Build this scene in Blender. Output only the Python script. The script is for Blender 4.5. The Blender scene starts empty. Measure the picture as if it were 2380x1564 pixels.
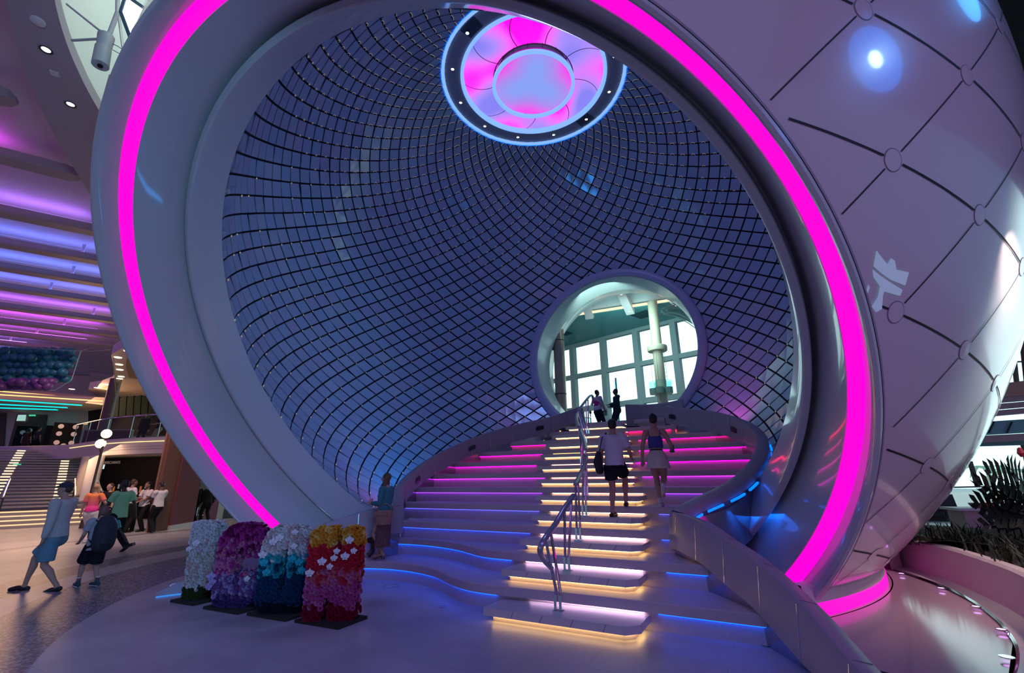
import bpy, bmesh, math, random
from mathutils import Vector, Matrix
from math import sin, cos, pi, radians, sqrt, hypot
random.seed(7)
SC = bpy.context.scene
COL = SC.collection
# ---------------------------------------------------------------- camera
W, H, F = 2380.0, 1564.0, 1066.0
CAM = Vector((0, 0, 1.70))
_up = Vector((1155 - W/2, -2630 - H/2, F)).normalized()          # zenith seen in camera axes (x right, y down, z forward)
_fh = (Vector((0, 0, 1)) - _up*_up.z).normalized()
_rt = _fh.cross(_up)
if _rt.x < 0: _rt = -_rt
RW = Matrix((_rt, _fh, _up))                                      # world = RW @ camera axes
cam_data = bpy.data.cameras.new('camera'); cam = bpy.data.objects.new('camera', cam_data); COL.objects.link(cam)
cam_data.sensor_width = 36.0; cam_data.lens = F/W*36.0; cam_data.clip_start = 0.05; cam_data.clip_end = 500
_x, _y, _z = RW @ Vector((1,0,0)), -(RW @ Vector((0,1,0))), -(RW @ Vector((0,0,1)))
cam.matrix_world = Matrix(((_x.x,_y.x,_z.x,CAM.x),(_x.y,_y.y,_z.y,CAM.y),(_x.z,_y.z,_z.z,CAM.z),(0,0,0,1)))
SC.camera = cam
def ray(px, py): return RW @ Vector((px - W/2, py - H/2, F))
def onz(px, py, z):
    d = ray(px, py); return CAM + d*((z - CAM.z)/d.z)
def onY(px, py, y):
    d = ray(px, py); return CAM + d*(y/d.y)
def onpl(px, py, p0, n):
    d = ray(px, py); return CAM + d*((p0 - CAM).dot(n)/d.dot(n))
# ---------------------------------------------------------------- exposure, world, large lights
SC.view_settings.view_transform = 'Standard'; SC.view_settings.look = 'None'
SC.view_settings.exposure = 0.0; SC.view_settings.gamma = 1.0; SC.view_settings.use_curve_mapping = False
wd = bpy.data.worlds.new('world'); SC.world = wd; wd.use_nodes = True
wt = wd.node_tree; wt.nodes.clear()
def wn(t, **k):
    n = wt.nodes.new(t)
    for a, b in k.items(): setattr(n, a, b)
    return n
def wl(a, b): wt.links.new(a, b)
_tc = wn('ShaderNodeTexCoord'); _nm = wn('ShaderNodeVectorMath', operation='NORMALIZE'); wl(_tc.outputs['Generated'], _nm.inputs[0])
def wdot(v):
    n = wn('ShaderNodeVectorMath', operation='DOT_PRODUCT'); wl(_nm.outputs[0], n.inputs[0]); n.inputs[1].default_value = Vector(v).normalized(); return n.outputs['Value']
def wmap(s, a, b, c=0.0, d=1.0):
    n = wn('ShaderNodeMapRange', interpolation_type='SMOOTHSTEP'); wl(s, n.inputs[0])
    for i, q in enumerate((a, b, c, d)): n.inputs[1+i].default_value = q
    return n.outputs[0]
def wmul(a, b):
    n = wn('ShaderNodeMath', operation='MULTIPLY'); wl(a, n.inputs[0])
    if isinstance(b, (int, float)): n.inputs[1].default_value = b
    else: wl(b, n.inputs[1])
    return n.outputs[0]
_acc = None
def wadd(fac, colr):
    global _acc
    m = wn('ShaderNodeMix', data_type='RGBA', blend_type='MULTIPLY'); m.inputs[0].default_value = 1.0
    cb = wn('ShaderNodeCombineColor')
    for i in range(3):
        if fac is None: cb.inputs[i].default_value = 1
        else: wl(fac, cb.inputs[i])
    wl(cb.outputs[0], m.inputs[6]); m.inputs[7].default_value = (*colr, 1)
    if _acc is None: _acc = m.outputs[2]
    else:
        a = wn('ShaderNodeMix', data_type='RGBA', blend_type='ADD'); a.inputs[0].default_value = 1.0
        wl(_acc, a.inputs[6]); wl(m.outputs[2], a.inputs[7]); _acc = a.outputs[2]
wadd(None, (0.020, 0.022, 0.050))                                         # dim blue of the unlit hall
wadd(wmap(wdot((0.93, -0.36, 0.10)), 0.35, 1.0), (0.02, 0.15, 0.20))      # teal glow added for the unseen hall on the right
wadd(wmap(wdot((-0.30, -0.95, 0.0)), 0.35, 1.0), (0.26, 0.085, 0.26))       # pink glow added for the unseen hall behind
wadd(wmap(wdot((-0.6, -0.5, 0.5)), 0.3, 1.0), (0.03, 0.05, 0.14))
# daylight outside the big windows at the back
_sky = wmul(wmap(wdot((sin(radians(38)), cos(radians(38)), 0.12)), 0.72, 0.82), 1.0)
_sep = wn('ShaderNodeSeparateXYZ'); wl(_nm.outputs[0], _sep.inputs[0])
_sky = wmul(wmul(_sky, wmap(_sep.outputs[2], -0.12, -0.06)), wmap(_sep.outputs[2], 0.50, 0.44))
wadd(_sky, (1.25, 1.75, 1.75))
# bright teal patch added behind the camera for cyan reflections
wadd(wmap(wdot((-0.86, -0.5, 0.12)), 0.965, 0.985), (0.30, 1.2, 1.3))
_bg = wn('ShaderNodeBackground'); wl(_acc, _bg.inputs[0]); _bg.inputs[1].default_value = 1.0
_wo = wn('ShaderNodeOutputWorld'); wl(_bg.outputs[0], _wo.inputs[0])
def lamp(name, kind, loc, energy, colr, target=None, size=0.5, spot=60, blend=0.5):
    l = bpy.data.lights.new(name, kind); l.energy = energy; l.color = colr
    if kind == 'AREA': l.shape = 'DISK'; l.size = size
    else: l.shadow_soft_size = size
    if kind == 'SPOT': l.spot_size = radians(spot); l.spot_blend = blend
    o = bpy.data.objects.new(name, l); COL.objects.link(o); o.location = loc
    if target is not None: o.rotation_euler = (Vector(target) - Vector(loc)).to_track_quat('-Z', 'Y').to_euler()
    return o
lamp('added_floor_blue_wash', 'SPOT', (-2.6, -1.2, 9.6), 1000, (0.16, 0.22, 1.0), (-2.6, 5.6, 0), 1.6, 74, 0.8)  # unseen spot added to wash the front floor blue
lamp('added_concourse_wash', 'SPOT', (-11.6, 13.2, 8.6), 2300, (1.0, 0.58, 0.52), (-16.5, 17.2, 0), 1.0, 84, 0.9)  # unseen spot added to brighten the far left floor
lamp('balcony_warm_lamp', 'AREA', (-28.0, 29.0, 6.4), 300, (1.0, 0.55, 0.28), (-24, 27, 3.2), 4.0)
lamp('shop_warm_lamp', 'AREA', (-20.5, 23.0, 2.9), 45, (1.0, 0.6, 0.32), (-19, 24.5, 0), 2.5)
lamp('stage_blue_lamp', 'SPOT', (13.6, -1.6, 10.3), 160, (0.45, 0.75, 1.0), (3.4, 3.3, 5.4), 0.35, 26, 0.6)
lamp('added_blue_halo', 'AREA', (13.4, -1.5, 10.2), 95, (0.0, 0.20, 1.0), (3.4, 3.3, 5.4), 2.7)  # disc added beside the blue lamp to give its reflection a halo
lamp('added_planter_fill', 'SPOT', (5.6, 4.4, 4.2), 260, (1.0, 0.74, 0.68), (7.2, 8.4, 0.2), 0.3, 70, 0.8)  # unseen spot added to lift the planter wall
lamp('stage_blue_wash_high', 'AREA', (13.5, 4.6, 12.9), 30, (0.05, 0.35, 1.0), (5.06, 3.7, 6.7), 1.6)
lamp('added_ring_teal_fill', 'SPOT', (2.0, -3.0, 4.0), 1300, (0.22, 0.66, 1.0), (-7.6, 7.0, 4.6), 0.8, 62, 0.5)  # unseen spot added to tint the left of the ring teal
lamp('added_sphere_violet_fill', 'AREA', (9.0, -5.0, 1.8), 120, (0.72, 0.34, 1.0), (4.5, 4.5, 4.0), 3.0)  # unseen lamp added to turn the right of the sphere violet
lamp('added_basin_rose_fill', 'SPOT', (11.2, 3.0, 9.0), 2800, (1.0, 0.62, 0.66), (6.9, 7.0, 0), 0.5, 38, 0.8)  # unseen spot added to brighten basin and planter
lamp('added_sphere_magenta_fill', 'SPOT', (6.3, 5.6, 0.25), 60, (1.0, 0.10, 0.85), (4.6, 5.6, 3.0), 0.15, 75, 0.9)  # lamp added to give the low sphere a magenta glow
# ---------------------------------------------------------------- materials
MATS = {}
def mat(name, colr, rough=0.5, metal=0.0, emit=None, estr=1.0, spec=0.5, coat=0.0, var=0.0, vscale=8.0, bump=0.0, bscale=40.0, trans=0.0, alpha=1.0):
    if name in MATS: return MATS[name]
    m = bpy.data.materials.new(name); m.use_nodes = True; nt = m.node_tree; b = nt.nodes['Principled BSDF']
    b.inputs['Base Color'].default_value = (*colr, 1); b.inputs['Roughness'].default_value = rough; b.inputs['Metallic'].default_value = metal
    b.inputs['Specular IOR Level'].default_value = spec; b.inputs['Coat Weight'].default_value = coat; b.inputs['Coat Roughness'].default_value = 0.06
    b.inputs['Transmission Weight'].default_value = trans; b.inputs['Alpha'].default_value = alpha
    if emit is not None:
        b.inputs['Emission Color'].default_value = (*emit, 1); b.inputs['Emission Strength'].default_value = estr
    if var > 0 or bump > 0:
        tc = nt.nodes.new('ShaderNodeTexCoord'); nz = nt.nodes.new('ShaderNodeTexNoise'); nz.inputs['Scale'].default_value = vscale; nz.inputs['Detail'].default_value = 4
        nt.links.new(tc.outputs['Object'], nz.inputs['Vector'])
        if var > 0:
            mx = nt.nodes.new('ShaderNodeMix'); mx.data_type = 'RGBA'
            mx.inputs[6].default_value = (*[c*(1-var) for c in colr], 1); mx.inputs[7].default_value = (*[min(1, c*(1+var)) for c in colr], 1)
            nt.links.new(nz.outputs['Fac'], mx.inputs[0]); nt.links.new(mx.outputs[2], b.inputs['Base Color'])
        if bump > 0:
            n2 = nt.nodes.new('ShaderNodeTexNoise'); n2.inputs['Scale'].default_value = bscale; n2.inputs['Detail'].default_value = 3
            nt.links.new(tc.outputs['Object'], n2.inputs['Vector'])
            bp = nt.nodes.new('ShaderNodeBump'); bp.inputs['Strength'].default_value = bump; bp.inputs['Distance'].default_value = 0.02
            nt.links.new(n2.outputs['Fac'], bp.inputs['Height']); nt.links.new(bp.outputs['Normal'], b.inputs['Normal'])
    MATS[name] = m; return m
def glow(name, colr, s): return mat(name, (0.02, 0.02, 0.02), 0.5, emit=colr, estr=s)
def glass(name, tint=(0.9, 1, 1), amount=0.12):
    if name in MATS: return MATS[name]
    m = bpy.data.materials.new(name); m.use_nodes = True; nt = m.node_tree; nt.nodes.clear()
    o = nt.nodes.new('ShaderNodeOutputMaterial'); t = nt.nodes.new('ShaderNodeBsdfTransparent'); g = nt.nodes.new('ShaderNodeBsdfGlossy'); x = nt.nodes.new('ShaderNodeMixShader')
    t.inputs[0].default_value = (*tint, 1); g.inputs['Roughness'].default_value = 0.02; x.inputs[0].default_value = amount
    nt.links.new(t.outputs[0], x.inputs[1]); nt.links.new(g.outputs[0], x.inputs[2]); nt.links.new(x.outputs[0], o.inputs[0])
    MATS[name] = m; return m
PEARL = mat('pearl_white_gloss', (0.72, 0.68, 0.70), 0.22, spec=0.5, coat=0.6)
RIMW = mat('rim_white_paint', (0.62, 0.64, 0.67), 0.30, coat=0.85)
WHITE = mat('white_paint', (0.75, 0.74, 0.73), 0.5)
CREAM = mat('cream_paint', (0.68, 0.60, 0.48), 0.5)
BLACK = mat('black_gap', (0.006, 0.006, 0.008), 0.6)
DARK = mat('dark_grey', (0.03, 0.03, 0.035), 0.5)
CHROME = mat('polished_steel', (0.75, 0.75, 0.78), 0.07, 1.0)
STEEL = mat('brushed_steel', (0.55, 0.55, 0.58), 0.25, 1.0)
# ---------------------------------------------------------------- mesh building
class MB:
    def __init__(s): s.v = []; s.f = []
    def add(s, vs, fs):
        k = len(s.v); s.v.extend(Vector(q) for q in vs); s.f.extend(tuple(i + k for i in f) for f in fs); return s
    def box(s, c, size, rz=0.0, rot=None):
        M = rot if rot is not None else Matrix.Rotation(rz, 3, 'Z'); c = Vector(c); x, y, z = (q/2 for q in size)
        vs = [c + M @ Vector((i*x, j*y, k*z)) for k in (-1, 1) for j in (-1, 1) for i in (-1, 1)]
        return s.add(vs, [(0,2,3,1),(4,5,7,6),(0,1,5,4),(2,6,7,3),(0,4,6,2),(1,3,7,5)])
    def bar(s, p, q, w, h, up=(0,0,1)):
        p, q = Vector(p), Vector(q); d = (q - p); L = d.length; d.normalize(); u = Vector(up); sd = d.cross(u)
        if sd.length < 1e-4: sd = d.cross(Vector((1, 0, 0)))
        sd.normalize(); u = sd.cross(d)
        return s.box((p + q)/2, (w, L, h), rot=Matrix((sd, d, u)).transposed())
    def tube(s, pts, rad, n=10, ref=(0, 0, 1), closed=False, caps=True):
        pts = [Vector(p) for p in pts]; N = len(pts)
        if not isinstance(rad, list): rad = [rad]*N
        ref = Vector(ref); rings = []; last = None
        for i in range(N):
            a = pts[i-1] if (i > 0 or closed) else pts[i]; b = pts[(i+1) % N] if (i < N-1 or closed) else pts[i]
            d = (b - a)
            if d.length < 1e-9: d = Vector((0,0,1))
            d.normalize()
            x = last - d*last.dot(d) if last is not None else d.cross(ref)
            if x.length < 1e-3: x = d.cross(Vector((1, 0.3, 0.2)))
            x.normalize(); last = x; y = d.cross(x); r = rad[i]; rx, ry = r if isinstance(r, (list, tuple)) else (r, r)
            rings.append([pts[i] + x*(cos(2*pi*k/n)*rx) + y*(sin(2*pi*k/n)*ry) for k in range(n)])
        vs = [q for rg in rings for q in rg]; fs = []
        M = N if closed else N-1
        for i in range(M):
            j = (i+1) % N
            for k in range(n): fs.append((i*n+k, i*n+(k+1) % n, j*n+(k+1) % n, j*n+k))
        if caps and not closed: fs.append(tuple(range(n-1, -1, -1))); fs.append(tuple(range((N-1)*n, N*n)))
        return s.add(vs, fs)
    def capsule(s, pts, rad, n=12, ref=(0, 1, 0)):
        pts = [Vector(p) for p in pts]; rad = [r if isinstance(r, (list, tuple)) else (r, r) for r in rad]
        def ends(p, d, r, sgn):
            m = min(r); return [(p + d*(m*t*sgn), (r[0]*q, r[1]*q)) for t, q in ((0.55, 0.84), (0.85, 0.5), (0.98, 0.15))]
        d0 = (pts[0] - pts[1]).normalized(); d1 = (pts[-1] - pts[-2]).normalized()
        A = list(reversed(ends(pts[0], d0, rad[0], 1))); B = ends(pts[-1], d1, rad[-1], 1)
        P = [a[0] for a in A] + pts + [b[0] for b in B]; Rr = [a[1] for a in A] + rad + [b[1] for b in B]
        return s.tube(P, Rr, n, ref)
    def ell(s, c, r, nu=14, nv=9, rot=None):
        c = Vector(c); r = r if isinstance(r, (list, tuple)) else (r, r, r); M = rot or Matrix.Identity(3)
        vs = [c + M @ Vector((0, 0, r[2]))]; fs = []
        for i in range(1, nv):
            t = pi*i/nv
            for k in range(nu): vs.append(c + M @ Vector((r[0]*sin(t)*cos(2*pi*k/nu), r[1]*sin(t)*sin(2*pi*k/nu), r[2]*cos(t))))
        vs.append(c + M @ Vector((0, 0, -r[2]))); L = len(vs) - 1
        for k in range(nu):
            fs.append((0, 1+k, 1+(k+1) % nu)); fs.append((L, L-nu+(k+1) % nu, L-nu+k))
            for i in range(nv-2): a = 1+i*nu; fs.append((a+k, a+nu+k, a+nu+(k+1) % nu, a+(k+1) % nu))
        return s.add(vs, fs)
    def lathe(s, prof, c=(0,0,0), n=32, axis=None, e1=None, closed=False):
        c = Vector(c); ax = Vector(axis or (0,0,1)).normalized(); e = Vector(e1) if e1 else (Vector((1,0,0)) if abs(ax.x) < 0.9 else Vector((0,1,0)))
        e = (e - ax*e.dot(ax)).normalized(); g = ax.cross(e); vs = []; m = len(prof)
        for k in range(n):
            a = 2*pi*k/n
            for r, t in prof: vs.append(c + ax*t + (e*cos(a) + g*sin(a))*r)
        fs = []
        for k in range(n):
            k2 = (k+1) % n
            for i in range(m if closed else m-1): j = (i+1) % m; fs.append((k*m+i, k2*m+i, k2*m+j, k*m+j))
        return s.add(vs, fs)
    def prism(s, poly, z0, z1):
        n = len(poly); vs = [(p[0], p[1], z0) for p in poly] + [(p[0], p[1], z1) for p in poly]
        return s.add(vs, [tuple(range(n-1, -1, -1)), tuple(range(n, 2*n))] + [(i, (i+1) % n, n+(i+1) % n, n+i) for i in range(n)])
    def slab(s, poly, thick, nrm):                      # polygon of 3-D points extruded along nrm
        n = len(poly); nn = Vector(nrm).normalized()*thick; P = [Vector(p) for p in poly]
        return s.add(P + [p + nn for p in P], [tuple(range(n-1, -1, -1)), tuple(range(n, 2*n))] + [(i, (i+1) % n, n+(i+1) % n, n+i) for i in range(n)])
    def strip(s, A, B):
        n = len(A); return s.add(list(A) + list(B), [(i, i+1, n+i+1, n+i) for i in range(n-1)])
    def loft(s, secs, closed=True, caps=True):          # list of equal-length section point lists
        m = len(secs[0]); vs = [p for sec in secs for p in sec]; fs = []
        for i in range(len(secs)-1):
            for k in range(m if closed else m-1): k2 = (k+1) % m; fs.append((i*m+k, i*m+k2, (i+1)*m+k2, (i+1)*m+k))
        if caps and closed: fs.append(tuple(range(m-1, -1, -1))); fs.append(tuple(range((len(secs)-1)*m, len(secs)*m)))
        return s.add(vs, fs)
    def bm(s):
        b = bmesh.new(); vs = [b.verts.new(q) for q in s.v]
        for f in s.f:
            try: b.faces.new([vs[i] for i in f])
            except ValueError: pass
        return b
    def build(s, name, m, parent=None, smooth=True, cuts=(), world=True, ang=0.6, merge=0.0):
        return obj(name, s.bm(), m, parent, smooth, cuts, world, ang, merge)
def obj(name, b, m, parent=None, smooth=True, cuts=(), world=True, ang=0.6, merge=0.0):
    if merge: bmesh.ops.remove_doubles(b, verts=b.verts, dist=merge)
    for (p, n) in cuts:                                 # keeps what lies on the side n points to
        bmesh.ops.bisect_plane(b, geom=b.verts[:] + b.edges[:] + b.faces[:], plane_co=p, plane_no=n, clear_inner=True)
    bmesh.ops.recalc_face_normals(b, faces=b.faces)
    if smooth:
        for f in b.faces: f.smooth = True
        for e in b.edges:
            if len(e.link_faces) == 2 and e.calc_face_angle(0) > ang: e.smooth = False
    if parent is not None and world:
        off = parent.location if parent.parent is None else parent.parent.location
        bmesh.ops.translate(b, verts=b.verts, vec=-off)
    me = bpy.data.meshes.new(name); b.to_mesh(me); b.free(); o = bpy.data.objects.new(name, me); COL.objects.link(o)
    for q in (m if isinstance(m, (list, tuple)) else [m]): me.materials.append(q)
    if parent is not None: o.parent = parent
    return o
def thing(name, label, cat, loc=(0, 0, 0), rz=0.0, group=None):
    o = bpy.data.objects.new(name, None); COL.objects.link(o); o.location = loc; o.rotation_euler = (0, 0, rz); o.empty_display_size = 0.1
    o['label'] = label; o['category'] = cat
    if group: o['group'] = group
    return o
def tag(o, label, cat, group=None):
    o['label'] = label; o['category'] = cat
    if group: o['group'] = group
    return o
def struct(o): o['kind'] = 'structure'; return o
def stuff(o): o['kind'] = 'stuff'; return o
def dup(root, loc=None, rz=None, label=None):
    r = root.copy(); COL.objects.link(r)
    if loc is not None: r.location = loc
    if rz is not None: r.rotation_euler = (0, 0, rz)
    if label: r['label'] = label
    for ch in list(root.children):
        c = ch.copy(); COL.objects.link(c); c.parent = r
        for g in list(ch.children):
            d = g.copy(); COL.objects.link(d); d.parent = c
    return r
def crv(pts, n=8):                                      # Catmull-Rom through tuples of any length
    P = [tuple(p) for p in pts]; P = [P[0]] + P + [P[-1]]; out = []
    for i in range(1, len(P)-2):
        for k in range(n):
            t = k/n; out.append(tuple(0.5*((2*b) + (c-a)*t + (2*a-5*b+4*c-d)*t*t + (3*b-a-3*c+d)*t**3) for a, b, c, d in zip(P[i-1], P[i], P[i+1], P[i+2])))
    out.append(P[-2]); return out
# ---------------------------------------------------------------- the pearl's own frame: a along the stair, b to the right
PC = Vector((0.834, 12.633, 7.526)); RO, RI = 9.907, 8.10
AZ = radians(28.2); UA = Vector((sin(AZ), cos(AZ), 0)); VB = Vector((cos(AZ), -sin(AZ), 0))
def P(a, b, z): q = PC + UA*a + VB*b; return Vector((q.x, q.y, z))
ELV = radians(40.374); NA = Vector((sin(AZ)*cos(ELV), cos(AZ)*cos(ELV), sin(ELV)))
RA = Vector((-1.926, 7.477, 2.553)); TC = 7.677
FLOORCUT = (Vector((0, 0, 0.0)), Vector((0, 0, 1)))
PD = Vector((0.47365, 0.87696, -0.0812)).normalized()      # from the centre to the round doorway at the back
# ================================================================= THE PEARL
pearl = thing('pearl_sphere', 'giant glossy white sphere with a tilted round opening lit by a pink ring', 'sphere', (PC.x, PC.y, 0))
def sph(th, ph, R): return PC + Vector((sin(th)*sin(ph), sin(th)*cos(ph), cos(th)))*R
# outer shell, lathed about the opening's axis
al0 = math.asin(6.31/RO)
m = MB(); m.lathe([(RO*sin(al0 + (pi-al0)*i/70), -RO*cos(al0 + (pi-al0)*i/70)) for i in range(71)], PC, 150, NA)
m.build('outer_shell', PEARL, pearl, cuts=[(Vector((0, 0, 0.34)), Vector((0, 0, 1))), (PC + PD*sqrt(RO**2 - 3.62**2), -PD)], merge=1e-4, ang=3)
def rv(name, prof, mt, n=220, par=pearl, ang=0.5):
    q = MB(); q.lathe(prof, RA, n, NA); return q.build(name, mt, par, cuts=[FLOORCUT], ang=ang)
rv('opening_rim', [(6.335, 0.075), (6.325, -0.03), (6.30, -0.06), (6.265, -0.055), (6.25, -0.02), (6.258, 0.12), (6.272, 0.35)], RIMW)
rv('pink_light_strip', [(6.272, 0.35), (6.285, 0.485), (6.215, 0.492), (6.142, 0.50)], glow('pink_led', (1.0, 0.0, 0.62), 1.15))
rv('rim_trough', [(6.142, 0.50), (6.130, 0.495), (6.122, 0.54), (6.10, 0.70), (6.075, 0.90), (6.05, 1.10), (6.03, 1.30), (6.02, 1.46), (6.00, 1.64), (5.975, 1.74), (5.95, 1.74), (5.937, 1.66), (5.935, 1.40)], RIMW)
rv('inner_lip', [(5.935, 1.42), (5.935, 1.335), (5.92, 1.31), (5.845, 1.30), (5.825, 1.315), (5.818, 1.34), (5.815, 1.60), (5.82, 2.06), (5.90, 2.10)], RIMW)
# hairline edge of the rim
rv('edge_trim', [(6.341, 0.082), (6.353, 0.05), (6.350, -0.005), (6.333, -0.02)], mat('rim_edge_grey', (0.35, 0.33, 0.40), 0.4))
# panel seams and round joint caps of the shell
def dg(t, p): return sph(radians(t), radians(p), RO + 0.006)
base = (107.73, 163.17); va = (1.40, -8.72); vb = (-6.65, -6.60)
def front_t(q): return (q - RA).dot(NA)
def seen(q):
    c = RW.transposed() @ (q - CAM); 
    return c.z > 0 and (q - PC).dot(CAM - q) > -0.5 and -60 < W/2 + F*c.x/c.z < W + 60 and -60 < H/2 + F*c.y/c.z < H + 60
for i in range(-9, 16):
    for j in range(-12, 14):
        t, p = base[0] + i*va[0] + j*vb[0], base[1] + i*va[1] + j*vb[1]
        if not (38 < t < 142 and 60 < p < 245): continue
        q = dg(t, p)
        for (dv, wdt, nm_) in ((va, 0.011, 'wide_panel_seam'), (vb, 0.007, 'fine_panel_seam')):
            L = hypot(dv[0], dv[1]); k0, k1 = 0.085, 0.915; A_, B_ = [], []
            for s in range(9):
                f = k0 + (k1-k0)*s/8; c = dg(t + dv[0]*f, p + dv[1]*f); c2 = dg(t + dv[0]*(f+.01), p + dv[1]*(f+.01))
                sd = (c2 - c).cross(c - PC).normalized()*wdt; A_.append(c + sd); B_.append(c - sd)
            ok = [x for x in range(9) if front_t(A_[x]) > 0.085 and A_[x].z > 0.12]
            if len(ok) > 1 and any(seen(x) for x in A_): s_ = MB(); s_.strip([A_[x] for x in ok], [B_[x] for x in ok]); s_.build(nm_, BLACK, pearl)
        if front_t(q) > 0.17 and q.z > 0.3 and seen(q):
            nr = (q - PC).normalized(); s_ = MB(); s_.lathe([(0.104, -0.006), (0.102, -0.002), (0.0, 0.001)], q, 28, nr); cp = s_.build('joint_cap', PEARL, pearl, ang=0.4)
            s_ = MB(); s_.lathe([(0.112, -0.004), (0.104, -0.003)], q, 28, nr); s_.build('cap_gap', mat('cap_gap_grey', (0.22, 0.18, 0.24), 0.5), cp)
# projected light emblem painted on the shell as a pale glowing mesh: crown, anchor
EMB = mat('projected_light_emblem', (0.80, 0.95, 1.0), 0.3, emit=(0.30, 0.52, 0.62), estr=0.22)
ec = CAM + ray(2052, 652)*(((PC-CAM).length - 9.0)/ray(2052, 652).length)
def shellpt(px, py, R=RO + 0.009):
    d = ray(px, py).normalized(); o = CAM - PC; b = o.dot(d); c = o.dot(o) - R*R; return CAM + d*(-b - sqrt(max(0, b*b - c)))
emb = MB()
def epoly(pts):
    P3 = [shellpt(x, y) for x, y in pts]; c = shellpt(sum(p[0] for p in pts)/len(pts), sum(p[1] for p in pts)/len(pts))
    emb.add(P3 + [c], [(i, (i+1) % len(P3), len(P3)) for i in range(len(P3))])
epoly([(2037, 582), (2047, 612), (2060, 618), (2071, 600), (2080, 606), (2084, 628), (2092, 640), (2113, 633), (2104, 664), (2070, 650), (2047, 634), (2030, 618)])
epoly([(2028, 626), (2048, 642), (2072, 658), (2098, 674), (2092, 688), (2070, 674), (2060, 664), (2048, 700), (2050, 718), (2036, 726), (2026, 712), (2040, 690), (2046, 660), (2030, 644)])
epoly([(2013, 676), (2018, 660), (2022, 668), (2017, 682)])
emb.build('projected_crown_and_anchor', EMB, pearl, smooth=False)
# black backing and tiles
bk = MB(); bk.lathe([((RI+0.06)*sin(radians(a)), (RI+0.06)*cos(radians(a))) for a in range(20, 146, 3)], PC, 90)
CUT_OPEN = (RA + NA*2.07, NA); CUT_PORT = (PC + PD*sqrt(RI**2 - 3.76**2), -PD); CUT_OCU = (Vector((0, 0, 15.0)), Vector((0, 0, -1)))
bk.build('tile_backing', BLACK, pearl, cuts=[CUT_OPEN, CUT_PORT], ang=3)
base_pl = MB(); base_pl.lathe([((RI+0.02)*sin(radians(a)), (RI+0.02)*cos(radians(a))) for a in range(140, 158, 2)] , PC, 90)
base_pl.build('lower_lining', WHITE, pearl, cuts=[CUT_OPEN], ang=3)
NL = 58; DPH = 2*pi/NL; DTH = radians(4.025); TH0 = radians(22.86); PH0 = radians(0.68)
tile_cols = [mat('tile_%s' % n, c, r, spec=0.6, coat=0.35, emit=e, estr=1.0) for n, c, r, e in (('slate', (0.42, 0.48, 0.60), 0.13, None), ('blue', (0.39, 0.49, 0.63), 0.10, None), ('violet', (0.46, 0.46, 0.60), 0.12, None), ('pale', (0.48, 0.53, 0.63), 0.08, None))]
tb = bmesh.new(); rnd = random.Random(3)
glint_arcs = MB(); pins = MB()  # glints on the tile rims drawn as pale arcs; pins are parts
for i in range(-1, 60):
    for j in range(NL):
        off = 0.5*(i % 2); t = TH0 + DTH*i/2; ph = PH0 + (j + off)*DPH
        if t + DTH > radians(146): continue
        tp = (sph(max(0.01, t - DTH/2 + DTH/2), ph, RI), sph(t + DTH/2, ph + DPH/2, RI), sph(t + DTH, ph, RI), sph(t + DTH/2, ph - DPH/2, RI))
        c = sum(tp, Vector())/4
        if front_t(c) < 1.7 or (c - PC).dot(PD) > sqrt(RI**2 - 3.55**2): continue
        nr = (PC - c).normalized()
        q = [c + (x - c)*0.88 for x in tp]
        # each tile hangs from two upper edges and swings a little
        sw = radians(rnd.choice((0, 0, 1.0, -1.0, 2.0)))
        left = max(0.0, -(c - PC).dot(VB)/RI); sw += radians(3.5*left*rnd.random())
        ax = (tp[2] - tp[1]).normalized(); M = Matrix.Rotation(sw, 3, ax)
        piv = tp[1]; q = [piv + M @ (x - piv) + nr*0.012 for x in q]
        vs = [tb.verts.new(x) for x in q] + [tb.verts.new(x - nr*0.022) for x in q]
        mi = rnd.choice((0, 0, 0, 1, 1, 2, 3))
        for f in ((0,1,2,3), (7,6,5,4), (0,4,5,1), (1,5,6,2), (2,6,7,3), (3,7,4,0)):
            fc = tb.faces.new([vs[k] for k in f]); fc.material_index = mi
        deg = math.degrees(t); lat = (c - PC).dot(VB)
        hx = (tp[1] - tp[3]).normalized(); vx = (tp[0] - tp[2]).normalized()
        sgn = 1 if lat < 0 else -1
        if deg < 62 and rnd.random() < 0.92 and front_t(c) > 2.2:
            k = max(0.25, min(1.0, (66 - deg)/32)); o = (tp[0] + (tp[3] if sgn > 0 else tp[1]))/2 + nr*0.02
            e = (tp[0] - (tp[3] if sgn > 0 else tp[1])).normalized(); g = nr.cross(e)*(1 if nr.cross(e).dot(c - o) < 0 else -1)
            glint_arcs.tube([o + e*(0.12*k*cos(a)) + g*(0.045*sin(a)) for a in [pi*s/5 for s in range(6)]], 0.0075, 4, nr)
        elif (deg > 96 or lat < -5.4) and rnd.random() < 0.35 and front_t(c) > 2.2:
            pins.box(tp[3] + nr*0.03 + hx*0.03, (0.022, 0.022, 0.045))
for (p_, n_) in (CUT_OPEN, CUT_PORT): bmesh.ops.bisect_plane(tb, geom=tb.verts[:] + tb.edges[:] + tb.faces[:], plane_co=p_, plane_no=n_, clear_inner=True)
PALE = mat('pale_glint_and_pin', (0.70, 0.60, 0.46), 0.4, emit=(0.8, 0.66, 0.5), estr=0.22)  # faint glow put into the glint arcs, shared by the pins
for mb_ in (glint_arcs, pins):
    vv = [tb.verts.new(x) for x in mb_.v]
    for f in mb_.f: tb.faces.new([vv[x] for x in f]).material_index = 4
obj('tile_lining', tb, tile_cols + [PALE], pearl, smooth=False)
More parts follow.
